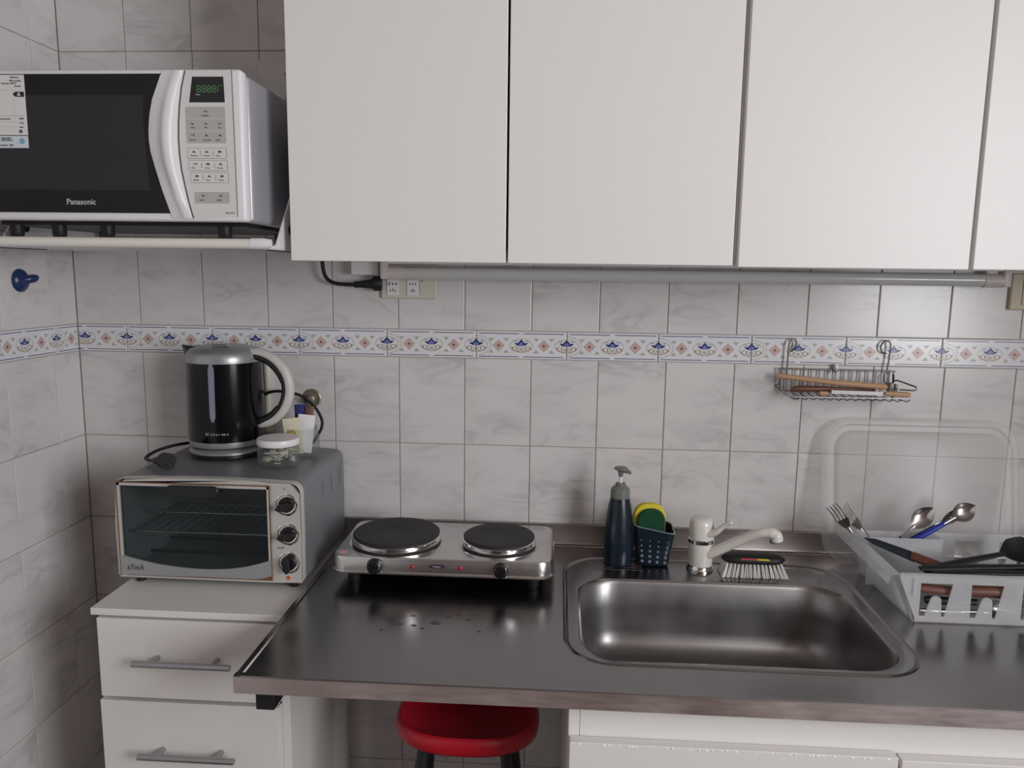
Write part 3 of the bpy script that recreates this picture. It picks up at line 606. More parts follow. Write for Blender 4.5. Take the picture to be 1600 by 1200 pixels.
hd = MB().prism(rr(.3615, .4675, 1.0805, 1.1040, .0115, 8), OF-.022, OF-.013); hd.tube([(.375, OF-.002, 1.092), (.375, OF-.016, 1.092)], .006, 10); hd.tube([(.454, OF-.002, 1.092), (.454, OF-.016, 1.092)], .006, 10)
hd.obj('door_handle', 'black', t, bev=.003)
for i, (x, z) in enumerate(((.5930, 1.0670), (.5945, 1.0075), (.5945, .9495))):
    kb = MB().lathe([(.0225, .0006), (.0225, .0022), (.0200, .0034), (.0185, .0016)], (x, OF, z), 32, axis='y').obj('knob_ring', 'chrome', t, smooth=30)
    k2 = MB().lathe([(.0150, .001), (.0150, .006), (.0135, .008)], (x, OF, z), 28, axis='y')
    a = math.radians((20, 12, 95)[i]); c, s = math.cos(a), math.sin(a)
    def RP(p): return (x+p[0]*c-p[1]*s, z+p[0]*s+p[1]*c)
    k2.prism([RP(p) for p in ((-.0175, 0), (-.010, -.0068), (.010, -.0068), (.0175, 0), (.010, .0068), (-.010, .0068))], OF-.021, OF-.005)
    k2.obj('knob', 'black', kb, bev=.0012)
text('dial_lettering', '°C', (.5860, OF-.0008, 1.0960), .006, 'ink', t); text('dial_lettering', 'Grill', (.571, OF-.0008, .9770), .0075, 'ink', t, shear=.2)
MB().lathe([(.0042, 0), (.0042, .001), (.002, .0016)], (.5925, OF-.0004, .9185), 16, axis='y').obj('pilot_light', 'amber', t, smooth=40)
for gx in range(3):
    for gz in range(5):
        y = -.172+.062*gx; z = 1.036+.0085*gz+.001*gx
        MB().prism([(y, z), (y+.010, z+.003), (y+.020, z), (y+.020, z+.0022), (y+.010, z+.0052), (y, z+.0022)], OR+.0006, OR+.0026, axis='x').obj('vent_slat', 'silver', t)
for x in (OL+.028, OR-.028):
    for y in (OF+.028, OB-.03): MB().lathe([(.008, -.0150), (.010, -.013), (.010, 0)], (x, y, OZ0+.0002), 14).obj('foot', 'rubber', t, smooth=40)

# ================================================================== KETTLE AND ITS BASE
KX, KY, KZ = .391, -.100, 1.1185
t = thing('kettle_stand', (KX, KY, KZ), 'round grey kettle power stand with black cord on the toaster oven', 'kettle stand')
MB().lathe([(.074, 0), (.079, .002), (.079, .009)], (KX, KY, KZ), 48).obj('underside', 'black', t, smooth=40)
MB().lathe([(.0785, .009), (.0785, .013), (.072, .019), (.060, .020)], (KX, KY, KZ), 48).obj('plate', 'silver', t, smooth=40)
cord = smoothpath([(.42, -.030, 1.124), (.435, -.028, 1.17), (.442, -.030, 1.225), (.456, -.034, 1.240), (.481, -.036, 1.246), (.507, -.036, 1.243), (.536, -.034, 1.236), (.565, -.034, 1.212), (.581, -.036, 1.186), (.582, -.038, 1.166), (.571, -.040, 1.145), (.555, -.034, 1.126), (.52, -.026, 1.1225), (.44, -.020, 1.1225), (.36, -.0195, 1.1225), (.305, -.04, 1.1255), (.275, -.09, 1.130), (.252, -.130, 1.127), (.243, -.158, 1.1215), (.250, -.185, 1.1205), (.273, -.208, 1.123), (.298, -.228, 1.127)])
MB().tube(cord, .0034, 8).obj('cord', 'rubber', t, smooth=60)
pl = MB().tube([(.290, -.222, 1.127), (.305, -.234, 1.130), (.318, -.242, 1.133)], [.0060, .0085, .0100], 14); pl.tube([(.318, -.242, 1.1335), (.322, -.2445, 1.1335), (.337, -.2550, 1.1335)], [.010, .0160, .0175], 18)
plug = pl.obj('plug', 'rubber', t, smooth=40)
for dz, dy in ((.007, .004), (-.004, .007), (-.004, -.006)): MB().tube([(.336, -.254+dy, 1.1335+dz), (.351, -.2645+dy, 1.1335+dz)], .0016, 6).obj('pin', 'cutlery', plug)

t = thing('kettle', (KX, KY, KZ+.021), 'black electric kettle with silver lid and pale looped handle', 'kettle')
MB().lathe([(.068, .022), (.0780, .024), (.0795, .030), (.0795, .036)], (KX, KY, KZ), 56).obj('foot_band', 'silver', t, smooth=35)
MB().lathe([(.0792, .036), (.0797, .045), (.0795, .10), (.0785, .16), (.0775, .203)], (KX, KY, KZ), 56).obj('body', 'gloss', t, smooth=40)
MB().lathe([(.0780, .203), (.0782, .209), (.0765, .220), (.0690, .230), (.048, .236), (.020, .238), (.004, .2385)], (KX, KY, KZ), 56).obj('lid', 'silver', t, smooth=40)
MB().tube([(KX-.004, KY-.040, KZ+.2385), (KX+.028, KY-.040, KZ+.2400)], [.010, .008], 12, flat=.35).obj('lid_catch', 'silver', t, smooth=50)
sp_ = MB().loops([[(KX-.050, KY-.028, KZ+.200), (KX-.066, KY, KZ+.150), (KX-.050, KY+.028, KZ+.200)], [(KX-.058, KY-.024, KZ+.216), (KX-.082, KY, KZ+.196), (KX-.058, KY+.024, KZ+.216)], [(KX-.058, KY-.018, KZ+.234), (KX-.094, KY, KZ+.2355), (KX-.058, KY+.018, KZ+.234)]], 0, True, True)
sp_.obj('spout', 'gloss', t)
hp = smoothpath([(KX+.050, KY-.012, KZ+.222), (KX+.085, KY-.014, KZ+.223), (KX+.118, KY-.016, KZ+.208), (KX+.142, KY-.018, KZ+.178), (KX+.148, KY-.018, KZ+.142), (KX+.138, KY-.018, KZ+.108), (KX+.116, KY-.016, KZ+.082), (KX+.088, KY-.014, KZ+.068), (KX+.072, KY-.012, KZ+.066)], 5)
n_ = len(hp); MB().tube(hp, [.0090+.0018*math.sin(math.pi*i/(n_-1)) - (.004 if i > n_-8 else 0)*(i-n_+8)/8 for i in range(n_)], 14).obj('handle', 'handlewhite', t, smooth=60)
hi = [Vector((p.x-.0075 if 4 < i < n_-4 else p.x, p.y-.001, p.z-(.008 if i < n_*0.4 else 0)+(.006 if i > n_*.65 else 0))) for i, p in enumerate(hp)]
MB().tube(hi, .0085, 12).obj('handle_grip', 'black', t, smooth=60)
def kp(ang, z, r=.0800): return (KX+r*math.cos(ang), KY+r*math.sin(ang), z)
ga = math.radians(-86); gm = MB(); gl = []
for k in range(13):
    z = KZ+.082+.122*k/12; hw = .0062*min(1, math.sqrt(max(0, 1-((abs(k-6)-4.6)/1.5)**2)) if abs(k-6) > 4.6 else 1)
    gl.append([kp(ga-hw/.08, z, .0780), kp(ga-hw*.9/.08, z, .0806), kp(ga+hw*.9/.08, z, .0806), kp(ga+hw/.08, z, .0780)])
gm.loops(gl, 0, closed=False).obj('water_gauge', 'gauge', t, smooth=60)
for i, ch in enumerate('Blakerman'):
    a = math.radians(-98)+i*.068; p = kp(a, KZ+.0535, .0800)
    text('brand_lettering', ch, p, .0080, 'inklight', t, rot=(math.pi/2, 0, a+math.pi/2))

# ================================================================== JARS
t = thing('lidded_jar', (.5365, -.185, 1.1150), 'small glass jar with a white lid on the toaster oven', 'jar')
J = (.5365, -.185, 1.1158)
MB().lathe([(.030, 0), (.0395, .003), (.0425, .010), (.0425, .034), (.0400, .042), (.0385, .046), (.0370, .046), (.0385, .041), (.0408, .034), (.0408, .010), (.0375, .005), (.004, .0045)], J, 40).obj('glass', 'glass', t, smooth=50)
MB().lathe([(.0420, .044), (.0430, .046), (.0430, .055), (.0415, .0575), (.004, .0580)], J, 40).obj('lid', 'white', t, smooth=40)
ds = MB()
for k in range(46):
    a, r = random.uniform(0, 6.28), .034*math.sqrt(random.random()); z = .007+.026*random.random()
    c = Vector((J[0]+r*math.cos(a)*.92, J[1]+r*math.sin(a)*.92, J[2]+z)); d = Vector((random.uniform(-1, 1), random.uniform(-1, 1), random.uniform(-.25, .25))).normalized()*min(.010, .039-r)
    ds.tube([c-d, c, c+d], [.0015, .0046, .0015], 7, flat=.45)
ds.obj('dried_slices', 'dry', t, smooth=60, kind='stuff')
t = thing('sachet_jar', (.555, -.098, 1.1150), 'open glass jar holding paper sachets behind the white-lidded jar', 'jar')
J2 = (.555, -.098, 1.1162)
MB().lathe([(.028, 0), (.0370, .003), (.0395, .010), (.0395, .040), (.0360, .050), (.0350, .062), (.0335, .062), (.0345, .049), (.0378, .040), (.0378, .010), (.0345, .005), (.004, .0045)], J2, 40).obj('glass', 'glass', t, smooth=50)
def sachet(x, y, z0, w_, h_, lean, yaw_, mt, label, gold=False):
    mb = MB(); ns = 6; ls = []
    for k in range(ns+1):
        s = k/ns; th_ = .0004+.0030*math.sin(math.pi*s)**.6
        ls.append([(-w_/2, -th_*.2, h_*s), (-w_/4, -th_, h_*s), (w_/4, -th_, h_*s), (w_/2, -th_*.2, h_*s), (w_/2, th_*.2, h_*s), (w_/4, th_, h_*s), (-w_/4, th_, h_*s), (-w_/2, th_*.2, h_*s)])
    mb.loops(ls, 0, True, True)
    mx = Matrix.Translation((x, y, z0)) @ Matrix.Rotation(yaw_, 4, 'Z') @ Matrix.Rotation(lean[0], 4, 'X') @ Matrix.Rotation(lean[1], 4, 'Y')
    mb.xf(mx); o = one(mb, 'sachet', (x, y, z0), mt, label, 'sachet', 'sachets in the open jar', smooth=50)
    if gold:
        g = MB().lathe([(.0085, 0), (.0085, .0008)], (0, -.0034, h_*.58), 20, axis='y').xf(mx); g.obj('printed_seal', 'gold', o)
    return o
sachet(.549, -.118, 1.1225, .036, .080, (.05, -.10), .1, 'sachet', 'cream patterned sachet with a gold seal in the open jar', True)
sachet(.560, -.103, 1.1225, .036, .084, (-.03, .12), .2, 'white', 'plain white sachet behind the patterned one in the open jar')
sachet(.556, -.091, 1.1225, .026, .104, (-.02, -.05), .0, 'bluepaper', 'dark blue sachet sticking highest out of the open jar')
sachet(.568, -.094, 1.1225, .018, .101, (.0, .06), .3, 'darkwood', 'brown red sachet beside the dark blue one in the open jar')
sachet(.538, -.092, 1.1225, .030, .068, (-.05, -.10), -.5, 'brown', 'short dark brown sachet leaning left in the open jar')
# items on the tiles behind
t = thing('water_tap_stub', (.5505, 0, 1.2265), 'capped brass pipe stub with round flange on the tiles', 'pipe stub')
MB().lathe([(.021, .0005), (.021, .0045), (.0185, .0060), (.0160, .0050), (.0150, .0020), (.0090, .0020)], (.5505, 0, 1.2265), 32, axis='y').obj('flange', 'brass', t, smooth=25)
MB().lathe([(.0095, .006), (.0095, .018), (.0070, .020), (.0070, .026), (.003, .027)], (.5505, 0, 1.2265), 20, axis='y').obj('cap', 'brass', t, smooth=25)
t = thing('conduit_pipe', (.4485, -.01, 1.145), 'thin pale vertical pipe on the tiles behind the kettle handle', 'pipe')
MB().tube([(.4485, -.0085, 1.118), (.4485, -.0085, 1.325)], .0080, 14).obj('pipe', 'cream', t, smooth=50)
MB().lathe([(.0115, 0), (.0135, .003), (.0135, .010), (.0115, .013)], (.4485, -.0140, 1.146), 20).obj('collar', 'beige', t, smooth=40)
t = thing('suction_hook', (0, -.178, 1.490), 'blue plastic suction hook on the left tiled wall', 'hook')
MB().lathe([(.0240, .0003), (.0235, .004), (.0170, .010), (.009, .014)], (0, -.178, 1.4885), 28, axis='x').obj('suction_cup', 'hookblue', t, smooth=50)
MB().tube(smoothpath([(.008, -.178, 1.4890), (.016, -.172, 1.491), (.021, -.163, 1.4930), (.022, -.156, 1.495)], 4), [.0085]*9+[.0075, .0065, .006, .0055], 12).obj('hook', 'hookblue', t, smooth=60)
MB().box((.4500, -.010, 1.845), (.5650, 0, 1.9668)).xf(Matrix()).obj('wall_plate', 'cream', None) if False else None
t = thing('blank_wall_plate', (.5, 0, 1.90), 'pale wall plate half hidden behind the microwave top', 'wall plate')
MB().box((.4500, -.008, 1.855), (.5700, -.0002, 1.9660)).obj('plate', 'tile', t, bev=.002)
for z_ in (1.935, 1.885): MB().lathe([(.003, 0), (.003, .0012), (.0015, .002)], (.510, -.0078, z_), 12, axis='y').obj('screw', 'satin', t)

# ================================================================== SOCKETS, PLUG, TUBE LAMP
t = thing('wall_socket', (.777, 0, 1.457), 'cream twin socket plate under the wall cabinet', 'socket')
MB().box((.7155, -.010, 1.4570), (.8395, -.0002, 1.5330)).obj('plate', 'cream', t, bev=.003)
for i, x in enumerate((.742, .787)):
    md = MB().box((x-.0135, -.0125, 1.4640), (x+.0135, -.010, 1.4990)).obj('module', 'white', t, bev=.0008)
    hl = MB(); k = 1 - .25*i
    for sg in (-1, 1):
        a = .5*sg; c, s = math.cos(a), math.sin(a); cx, cz = x+sg*.0080*k, 1.4895
        hl.prism([(cx+p*c-q*s, cz+p*s+q*c) for p, q in ((-.0011*k, -.0032*k), (.0011*k, -.0032*k), (.0011*k, .0032*k), (-.0011*k, .0032*k))], -.0130, -.0124)
        hl.prism([(x+sg*.0052*k-.0007, 1.4715), (x+sg*.0052*k+.0007, 1.4715), (x+sg*.0052*k+.0007, 1.4770), (x+sg*.0052*k-.0007, 1.4770)], -.0130, -.0124)
    hl.lathe([(.0020*k, .0124), (.0020*k, .0130)], (x, 0, 1.4890), 12, axis='y'); hl.prism([(x-.0007, 1.4725), (x+.0007, 1.4725), (x+.0007, 1.4790), (x-.0007, 1.4790)], -.0130, -.0124)
    hl.obj('pin_holes', 'rubber', md)
sw = MB().box((.8020, -.0120, 1.4700), (.8115, -.010, 1.4985)).obj('switch', 'cream', t, bev=.0006)
MB().lathe([(.0015, 0), (.0015, .0006)], (.808, -.0119, 1.4960), 10, axis='y').obj('switch_mark', 'black', sw)
one(MB().box((.655, -.034, 1.5085), (.7135, -.0002, 1.5370)).box((.6545, -.0345, 1.5210), (.714, -.0002, 1.5222)), 'junction_box', (.684, -.017, 1.5085), 'white', 'small white junction box beside the black plug', 'junction box', bev=.0012)
t = thing('power_plug', (.70, -.024, 1.488), 'black plug on a curved cord hanging under the wall cabinet', 'plug')
MB().tube(smoothpath([(.589, -.030, 1.560), (.590, -.030, 1.530), (.594, -.030, 1.508), (.604, -.030, 1.4950), (.622, -.030, 1.4885), (.648, -.029, 1.4868), (.666, -.027, 1.4868)], 6), .0042, 10).obj('cord', 'rubber', t, smooth=60)
pg = MB().tube([(.660, -.027, 1.4868), (.668, -.0268, 1.4870), (.690, -.0255, 1.4885), (.698, -.025, 1.4890)], [.0075, .0068, .0095, .0105], 16)
pg.tube([(.698, -.025, 1.4890), (.7025, -.0245, 1.4892), (.715, -.0225, 1.4895), (.7195, -.022, 1.4895)], [.0115, .0160, .0165, .0145], 18)
pg.obj('plug_body', 'rubber', t, smooth=40)
t = thing('second_wall_socket', (2.12, 0, 1.452), 'aged cream socket plate at the right end of the tube lamp', 'socket')
MB().box((2.067, -.010, 1.4520), (2.190, -.0002, 1.5290)).obj('plate', 'beige', t, bev=.003)
MB().box((2.090, -.0125, 1.462), (2.120, -.010, 1.520)).obj('module', 'beige', t, bev=.0008)
t = thing('tube_lamp', (1.37, -.05, 1.5130), 'unlit white fluorescent tube lamp below the wall cabinets', 'lamp')
MB().tube([(.772, -.050, 1.5130), (1.988, -.050, 1.5140)], .0130, 24).obj('tube', 'tube', t, smooth=50)
for x0, x1, rr0 in ((.738, .776, .0142), (1.985, 2.022, .0142)):
    e = MB().tube([(x0, -.050, 1.5130), (x1, -.050, 1.5130)], rr0, 24)
    xa, xb = (x0-.012, x0+.004) if x0 < 1 else (x1-.002, x1+.014)
    e.box((xa, -.064, 1.5000), (xb, -.036, 1.5376), c=.003); e.obj('lamp_holder', 'holder', t, smooth=40)
MB().box((.74, -.060, 1.5330), (2.02, -.040, 1.5378)).obj('batten', 'white', t)

# ================================================================== HOTPLATE
HX0, HX1, HY0, HY1 = .6725, 1.1115, -.294, -.066
t = thing('hotplate', (.892, -.18, .900), 'stainless double electric hotplate on the worktop', 'hotplate')
def hl_(d, z, r=.030): return [(x, y, z) for x, y in rr(HX0+d, HX1-d, HY0+d, HY1-d, r-d*.5, 8)]
MB().loops([hl_(.004, .9290), hl_(0, .9295), hl_(-.001, .9325), hl_(.0005, .9345), hl_(.0018, .9360), hl_(.0025, .9590), hl_(.0040, .9622), hl_(.0070, .9634)], 0, True, True).obj('housing', 'hotsteel', t, smooth=35)
for cx, cy_, R in ((.7865, -.198, .0905), (.9990, -.2000, .0745)):
    rg = MB().lathe([(R+.001, -.0002), (R-.006, .0032), (R-.004, .0052), (R+.0005, .0060), (R+.0015, .0085), (R+.0010, .0150), (R-.003, .0170), (R-.010, .0150)], (cx, cy_, .9634), 64).obj('plate_ring', 'chrome', t, smooth=40)
    MB().lathe([(R+.0060, 0), (R+.0055, .0012), (R+.0015, .0012), (R-.001, .0004)], (cx, cy_, .9634), 64, cap0=False).obj('surround', 'hotsteel', rg, smooth=40)
    MB().lathe([(R+.0008, .0002), (R-.004, .0050)], (cx, cy_, .9635), 64, cap0=False, cap1=False).obj('shadow_gap', 'iron', rg)
    MB().lathe([(R-.002, .0150), (R-.0015, .0200), (R-.004, .0222), (.030, .0222), (.026, .0212), (.002, .0212)], (cx, cy_, .9634), 64).obj('cooking_plate', 'iron', t, smooth=40)
for i, x in enumerate((.7625, 1.0100)):
    kb = MB().lathe([(.0140, 0), (.0150, .002), (.0150, .004), (.0125, .006), (.0120, .016), (.0105, .018)], (x, HY0+.002, .9475), 28, axis='y')
    a = math.radians((-35, -25)[i]); kb.prism([(x+p*math.cos(a)-q*math.sin(a), .9475+p*math.sin(a)+q*math.cos(a)) for p, q in ((-.0115, -.0030), (.0115, -.0030), (.0115, .0030), (-.0115, .0030))], HY0-.022, HY0-.014)
    kb.obj('knob', 'black', t, smooth=35)
for x in (.8360, .9305): MB().lathe([(.0044, -.001), (.0044, .002), (.002, .0036)], (x, HY0+.002, .9470), 16, axis='y').obj('pilot_light', 'redled', t, smooth=40)
bd = MB().lathe([(1, -.002), (1, .0008)], (0, 0, 0), 28, axis='y'); bd.v = [Vector((.8850+p.x*.0165, HY0+.0022+p.y, .9490+p.z*.0042)) for p in bd.v]; bd = bd.obj('badge', 'badge', t)
text('badge_lettering', 'MAGIC', (.8770, HY0+.0010, .9470), .0052, 'inklight', bd)
MB().lathe([(.0095, 0), (.0095, .0004)], (.6935, -.268, .9634), 24).obj('sticker', 'pinkdot', t)
for x in (HX0+.04, HX1-.04):
    for y in (HY0+.035, HY1-.03): MB().lathe([(.010, 0), (.012, .004), (.012, .0295)], (x, y, .900), 16).obj('foot', 'rubber', t, smooth=40)
MB().box((HX0+.02, HY0+.018, .9230), (HX1-.02, HY1-.012, .9292)).obj('underside', 'rubber', t)

# ================================================================== SOAP, SPONGE HOLDER, FAUCET, BRUSH
t = thing('soap_dispenser', (1.2505, -.112, .8990), 'tall dark blue soap dispenser bottle with grey pump', 'soap dispenser')
S_ = (1.2505, -.112, .8992)
MB().lathe([(.026, 0), (.0300, .002), (.0315, .008), (.0316, .040), (.0305, .070), (.0275, .105), (.0238, .130), (.0205, .146), (.0200, .148)], S_, 40).obj('bottle', 'teal', t, smooth=40)
MB().lathe([(.0205, .147), (.0207, .158), (.0200, .166), (.0150, .171), (.0110, .1725), (.0110, .178), (.0060, .179)], S_, 32).obj('collar', 'pump', t, smooth=35)
MB().lathe([(.0036, .176), (.0036, .197)], S_, 16).obj('stem', 'white', t, smooth=40)
ph = MB().lathe([(.0045, .192), (.0055, .198), (.0060, .203), (.0150, .2085), (.0150, .2105), (.012, .2125), (.003, .2130)], S_, 28)
ph.tube([(S_[0]+.004, S_[1]-.004, S_[2]+.2065), (S_[0]+.016, S_[1]-.010, S_[2]+.2055), (S_[0]+.0195, S_[1]-.012, S_[2]+.2015)], [.005, .0042, .0035], 10); ph.obj('pump_head', 'pump', t, smooth=40)
t = thing('sponge_holder', (1.3245, -.098, .8990), 'dark blue perforated sponge caddy beside the soap bottle', 'sponge holder')
def cad(z, k, d): return [(x, y, z if z < .95 else .9895-.017*(x-1.281)/.088+(.004 if y > -.09 else 0)) for x, y in rr(1.2905-.0095*k+d, 1.3575+.0110*k-d, -.1290-.006*k+d, -.0660+.004*k-d, .014, 5)]
sh_ = MB().loops([cad(.8992, 0, .006), cad(.9005, 0, .002), cad(.9040, .05, 0), cad(.930, .35, 0), cad(.97, 1, 0), cad(.97, 1, .0028), cad(.930, .35, .0028), cad(.904, .05, .003)], 0, True, True); hold = sh_.obj('shell', 'teal', t, smooth=40)
MB().loops([[(p[0], p[1], p[2]+.0002) for p in cad(.97, 1, -.0006)], [(p[0], p[1], p[2]+.0016) for p in cad(.97, 1, .0006)], [(p[0], p[1], p[2]+.0016) for p in cad(.97, 1, .0022)], [(p[0], p[1], p[2]) for p in cad(.97, 1, .003)]]).obj('rim', 'tealin', t, smooth=50)
for rz in range(5):
    for cx in range(4):
        x = 1.3000+.0160*cx+(.0006*rz)*(cx-1.5); z = .9125+.0118*rz-.0010*cx+(.0 if rz else 0); k = (z-.904)/.066
        yy = -.1290-.006*(.05+.95*k)
        MB().lathe([((.0032, .0032, .0026, .0020, .0014)[rz], -.001), ((.0032, .0032, .0026, .0020, .0014)[rz], .0006)], (x, yy+.0002, z), 12, axis='y').obj('drain_hole', 'hole', hold)  # pale discs paint in the light seen through the holes
t = thing('sponge', (1.317, -.094, .935), 'yellow sponge with dark green scouring pad in the caddy', 'sponge')
sa = rr(1.2830, 1.3510, .930, 1.0275, .027, 8); MB().prism(sa, -.0985, -.078).obj('foam', 'yellow', t, bev=.004)
sa = rr(1.2905, 1.3490, .930, 1.0200, .027, 8); MB().prism(sa, -.1085, -.0990).obj('scouring_pad', 'green', t, bev=.003)

t = thing('faucet', (1.4215, -.130, .8990), 'white mixer tap with angled spout and small lever', 'faucet')
F_ = (1.4215, -.130, .8990)
MB().lathe([(.0285, 0), (.0285, .004), (.0255, .008), (.0250, .012)], F_, 36).obj('base_ring', 'chrome', t, smooth=35)
MB().lathe([(.0245, .012), (.0255, .014), (.0255, .060)], F_, 36).obj('body', 'ivory', t, smooth=40)
MB().lathe([(.0250, .0600), (.0268, .0615), (.0268, .0685), (.0250, .0700)], F_, 36).obj('trim_ring', 'chrome', t, smooth=35)
hd = MB().lathe([(.0255, .070), (.0258, .074), (.0252, .100), (.0235, .109), (.0190, .113), (.010, .1145), (.002, .1150)], F_, 36); hd = hd.xf(Matrix()); head = hd.obj('head', 'ivory', t, smooth=50)
MB().tube(smoothpath([(1.432, -.143, .981), (1.446, -.154, .9900), (1.458, -.162, 1.004), (1.467, -.168, 1.0135), (1.4755, -.173, 1.0170)], 4), [.0135, .0125, .0115, .0105, .0098, .0092, .0085, .0078, .0072, .0068, .0064, .0060, .0060, .0062, .0064, .0060, .0042], 14, flat=.75).obj('lever', 'ivory', t, smooth=60)
MB().tube(smoothpath([(1.425, -.138, .932), (1.442, -.149, .943), (1.480, -.166, .971), (1.512, -.184, .995), (1.531, -.195, 1.0055), (1.546, -.200, 1.0070), (1.5545, -.202, 1.002), (1.5565, -.202, .993)], 5), [.0108]*12+[.0100]*12+[.0112]*5+[.0128]*7, 18).obj('spout', 'ivory', t, smooth=60)
MB().lathe([(.0112, -.006), (.0112, .002)], (1.5545, -.202, .994), 20).obj('aerator', 'pump', t, smooth=35)

t = thing('scrub_brush', (1.525, -.150, .8990), 'black scrubbing brush with white bristles behind the sink', 'brush')
hb = MB(); L_ = []
for k in range(17):
    s = -1+2*k/16; wv = max(.05, (1-abs(s)**5))**.5; L_.append([(1.5265+.0645*s, -.150+.021*wv*math.cos(a), .9335+.0125*wv*(math.sin(a) if math.sin(a) > 0 else .85*math.sin(a))) for a in [2*math.pi*j/16 for j in range(16)]])
hb.loops(L_, 0, True, True); han = hb.obj('handle', 'rubber', t, smooth=60)
MB().prism([(1.497, .9378), (1.529, .9376), (1.529, .9402), (1.497, .9404)], -.1705, -.150).obj('stripe', 'stripe', han)
MB().prism([(1.530, .9376), (1.556, .9374), (1.553, .9400), (1.530, .9402)], -.1705, -.150).obj('stripe', 'stripey', han)
br = MB()
for ix in range(15):
    for iy in range(5):
        x = 1.472+.109*ix/14; y = -.1635+.027*iy/4; dx = (ix-7)/7*.010; dy = (iy-2)/2*.008
        for q in range(9):
            jx, jy = random.uniform(-.0035, .0035), random.uniform(-.0035, .0035)
            br.tube([(x+jx*.25, y+jy*.25, .9270), (x+dx*.5+jx*.7, y+dy*.5+jy*.7, .9130), (x+dx+jx, y+dy+jy, .8992+random.uniform(0, .0015))], [.0009, .0010, .0009], 4)
br.obj('bristles', 'bristle', t, smooth=60, kind='stuff')

# ================================================================== DISH RACK, ITS LID AND THE CUTLERY
t = thing('dish_rack', (1.98, -.24, .9002), 'translucent plastic dish drainer full of cutlery beside the sink', 'dish rack')
RYF, RYB, RZ0, RZ1, RXE = -.352, -.118, .9005, .9915, 2.24
fw = MB()
def lattice(mb, y0, y1, xs0, z0, zt, slots, pitch, first):
    zl, zh = z0+.0105, zt-.0165
    mb.prism([(xs0, zh), (RXE, zh), (RXE, zt), (xs0-.006, zt)], y0, y1)
    mb.prism([(xs0+.029, z0), (RXE-.03, z0), (RXE-.03, zl), (xs0+.026, zl)], y0, y1)
    prev_top, prev_bot = xs0, xs0+.026
    for k in range(slots):
        a = first+pitch*k
        mb.prism([(prev_bot, zl), (a+.001, zl), (a, zh), (prev_top, zh)], y0, y1)
        c = a+.0285; w_ = .0135
        mb.prism([(c-w_-.004, zl)] + [(c+w_-.002, zl)] + [(p[0], p[1]) for p in arc(c, zl+.029, w_*.72, w_*.72, 0, 180, 8)], y0, y1)
        prev_top, prev_bot = a+.0565, a+.0455
    mb.prism([(prev_bot, zl), (RXE-.03, zl), (RXE, zh), (prev_top, zh)], y0, y1)
lattice(fw, RYF, RYF+.0022, 1.737, RZ0+.002, RZ1, 5, .0885, 1.7705); fw.obj('front_wall', 'tub', t)
bwl = MB(); lattice(bwl, RYB, RYB+.0022, 1.737, RZ0+.002, RZ1, 5, .0885, 1.7705); bwl.obj('back_wall', 'tub', t)
ew = MB().loops([[(1.709, RYF-.010, RZ1-.016), (1.709, RYB+.010, RZ1-.014)], [(1.712, RYF-.010, RZ1), (1.712, RYB+.010, RZ1+.004)], [(1.730, RYF-.008, RZ1+.0015), (1.730, RYB+.008, RZ1+.0055)], [(1.739, RYF, RZ1-.008), (1.737, RYB, RZ1-.004)], [(1.763, RYF, RZ0), (1.758, RYB, RZ0)]], closed=False)
bmw = ew.obj('end_wall', 'tub', t, smooth=40)
MB().loops([[(RXE, RYF, RZ1), (RXE, RYB, RZ1)], [(RXE-.03, RYF, RZ0), (RXE-.03, RYB, RZ0)]], closed=False).obj('end_wall', 'tub', t)
MB().box((1.765, RYF+.002, RZ0), (RXE-.03, RYB, RZ0+.002)).obj('base_plate', 'tub', t)
MB().box((1.742, -.190, RZ0+.002), (1.885, -.188, RZ1+.010)).box((1.883, -.188, RZ0+.002), (1.885, RYB, RZ1+.010)).obj('cutlery_divider', 'tub', t)
MB().box((1.7565, RYF-.0025, RZ1-.040), (1.7620, RYF, RZ1-.008)).obj('clip', 'tub', t)
MB().loops([[(1.735, RYF-.0055, RZ1+.0005), (1.735, RYF+.0025, RZ1+.0015), (1.735, RYF+.003, RZ1-.003)], [(RXE, RYF-.0055, RZ1+.0005), (RXE, RYF+.0025, RZ1+.0015), (RXE, RYF+.003, RZ1-.003)]], closed=False).obj('front_lip', 'tub', t)

# lid leaning on the wall
def lidloop(d, z, r=.060): return [(x, -z, y) for x, y in rr(-.2075+d, .2075-d, d, .315-d, r-d*.7, 10)]
lm = MB().loops([lidloop(0, 0), lidloop(-.001, .004), lidloop(.004, .006), lidloop(.012, .006), lidloop(.016, .0015), lidloop(.026, .0015), lidloop(.031, .010), lidloop(.036, .012)], 0, False, True)
mx = Matrix.Translation((1.9010, -.0720, .9012)) @ Matrix.Rotation(math.radians(-11.0), 4, 'X')
lm.xf(mx); one(lm, 'drainer_lid', (1.901, -.072, .9012), 'lidplastic', 'large clear plastic lid leaning on the tiles behind the dish rack', 'lid', smooth=40)

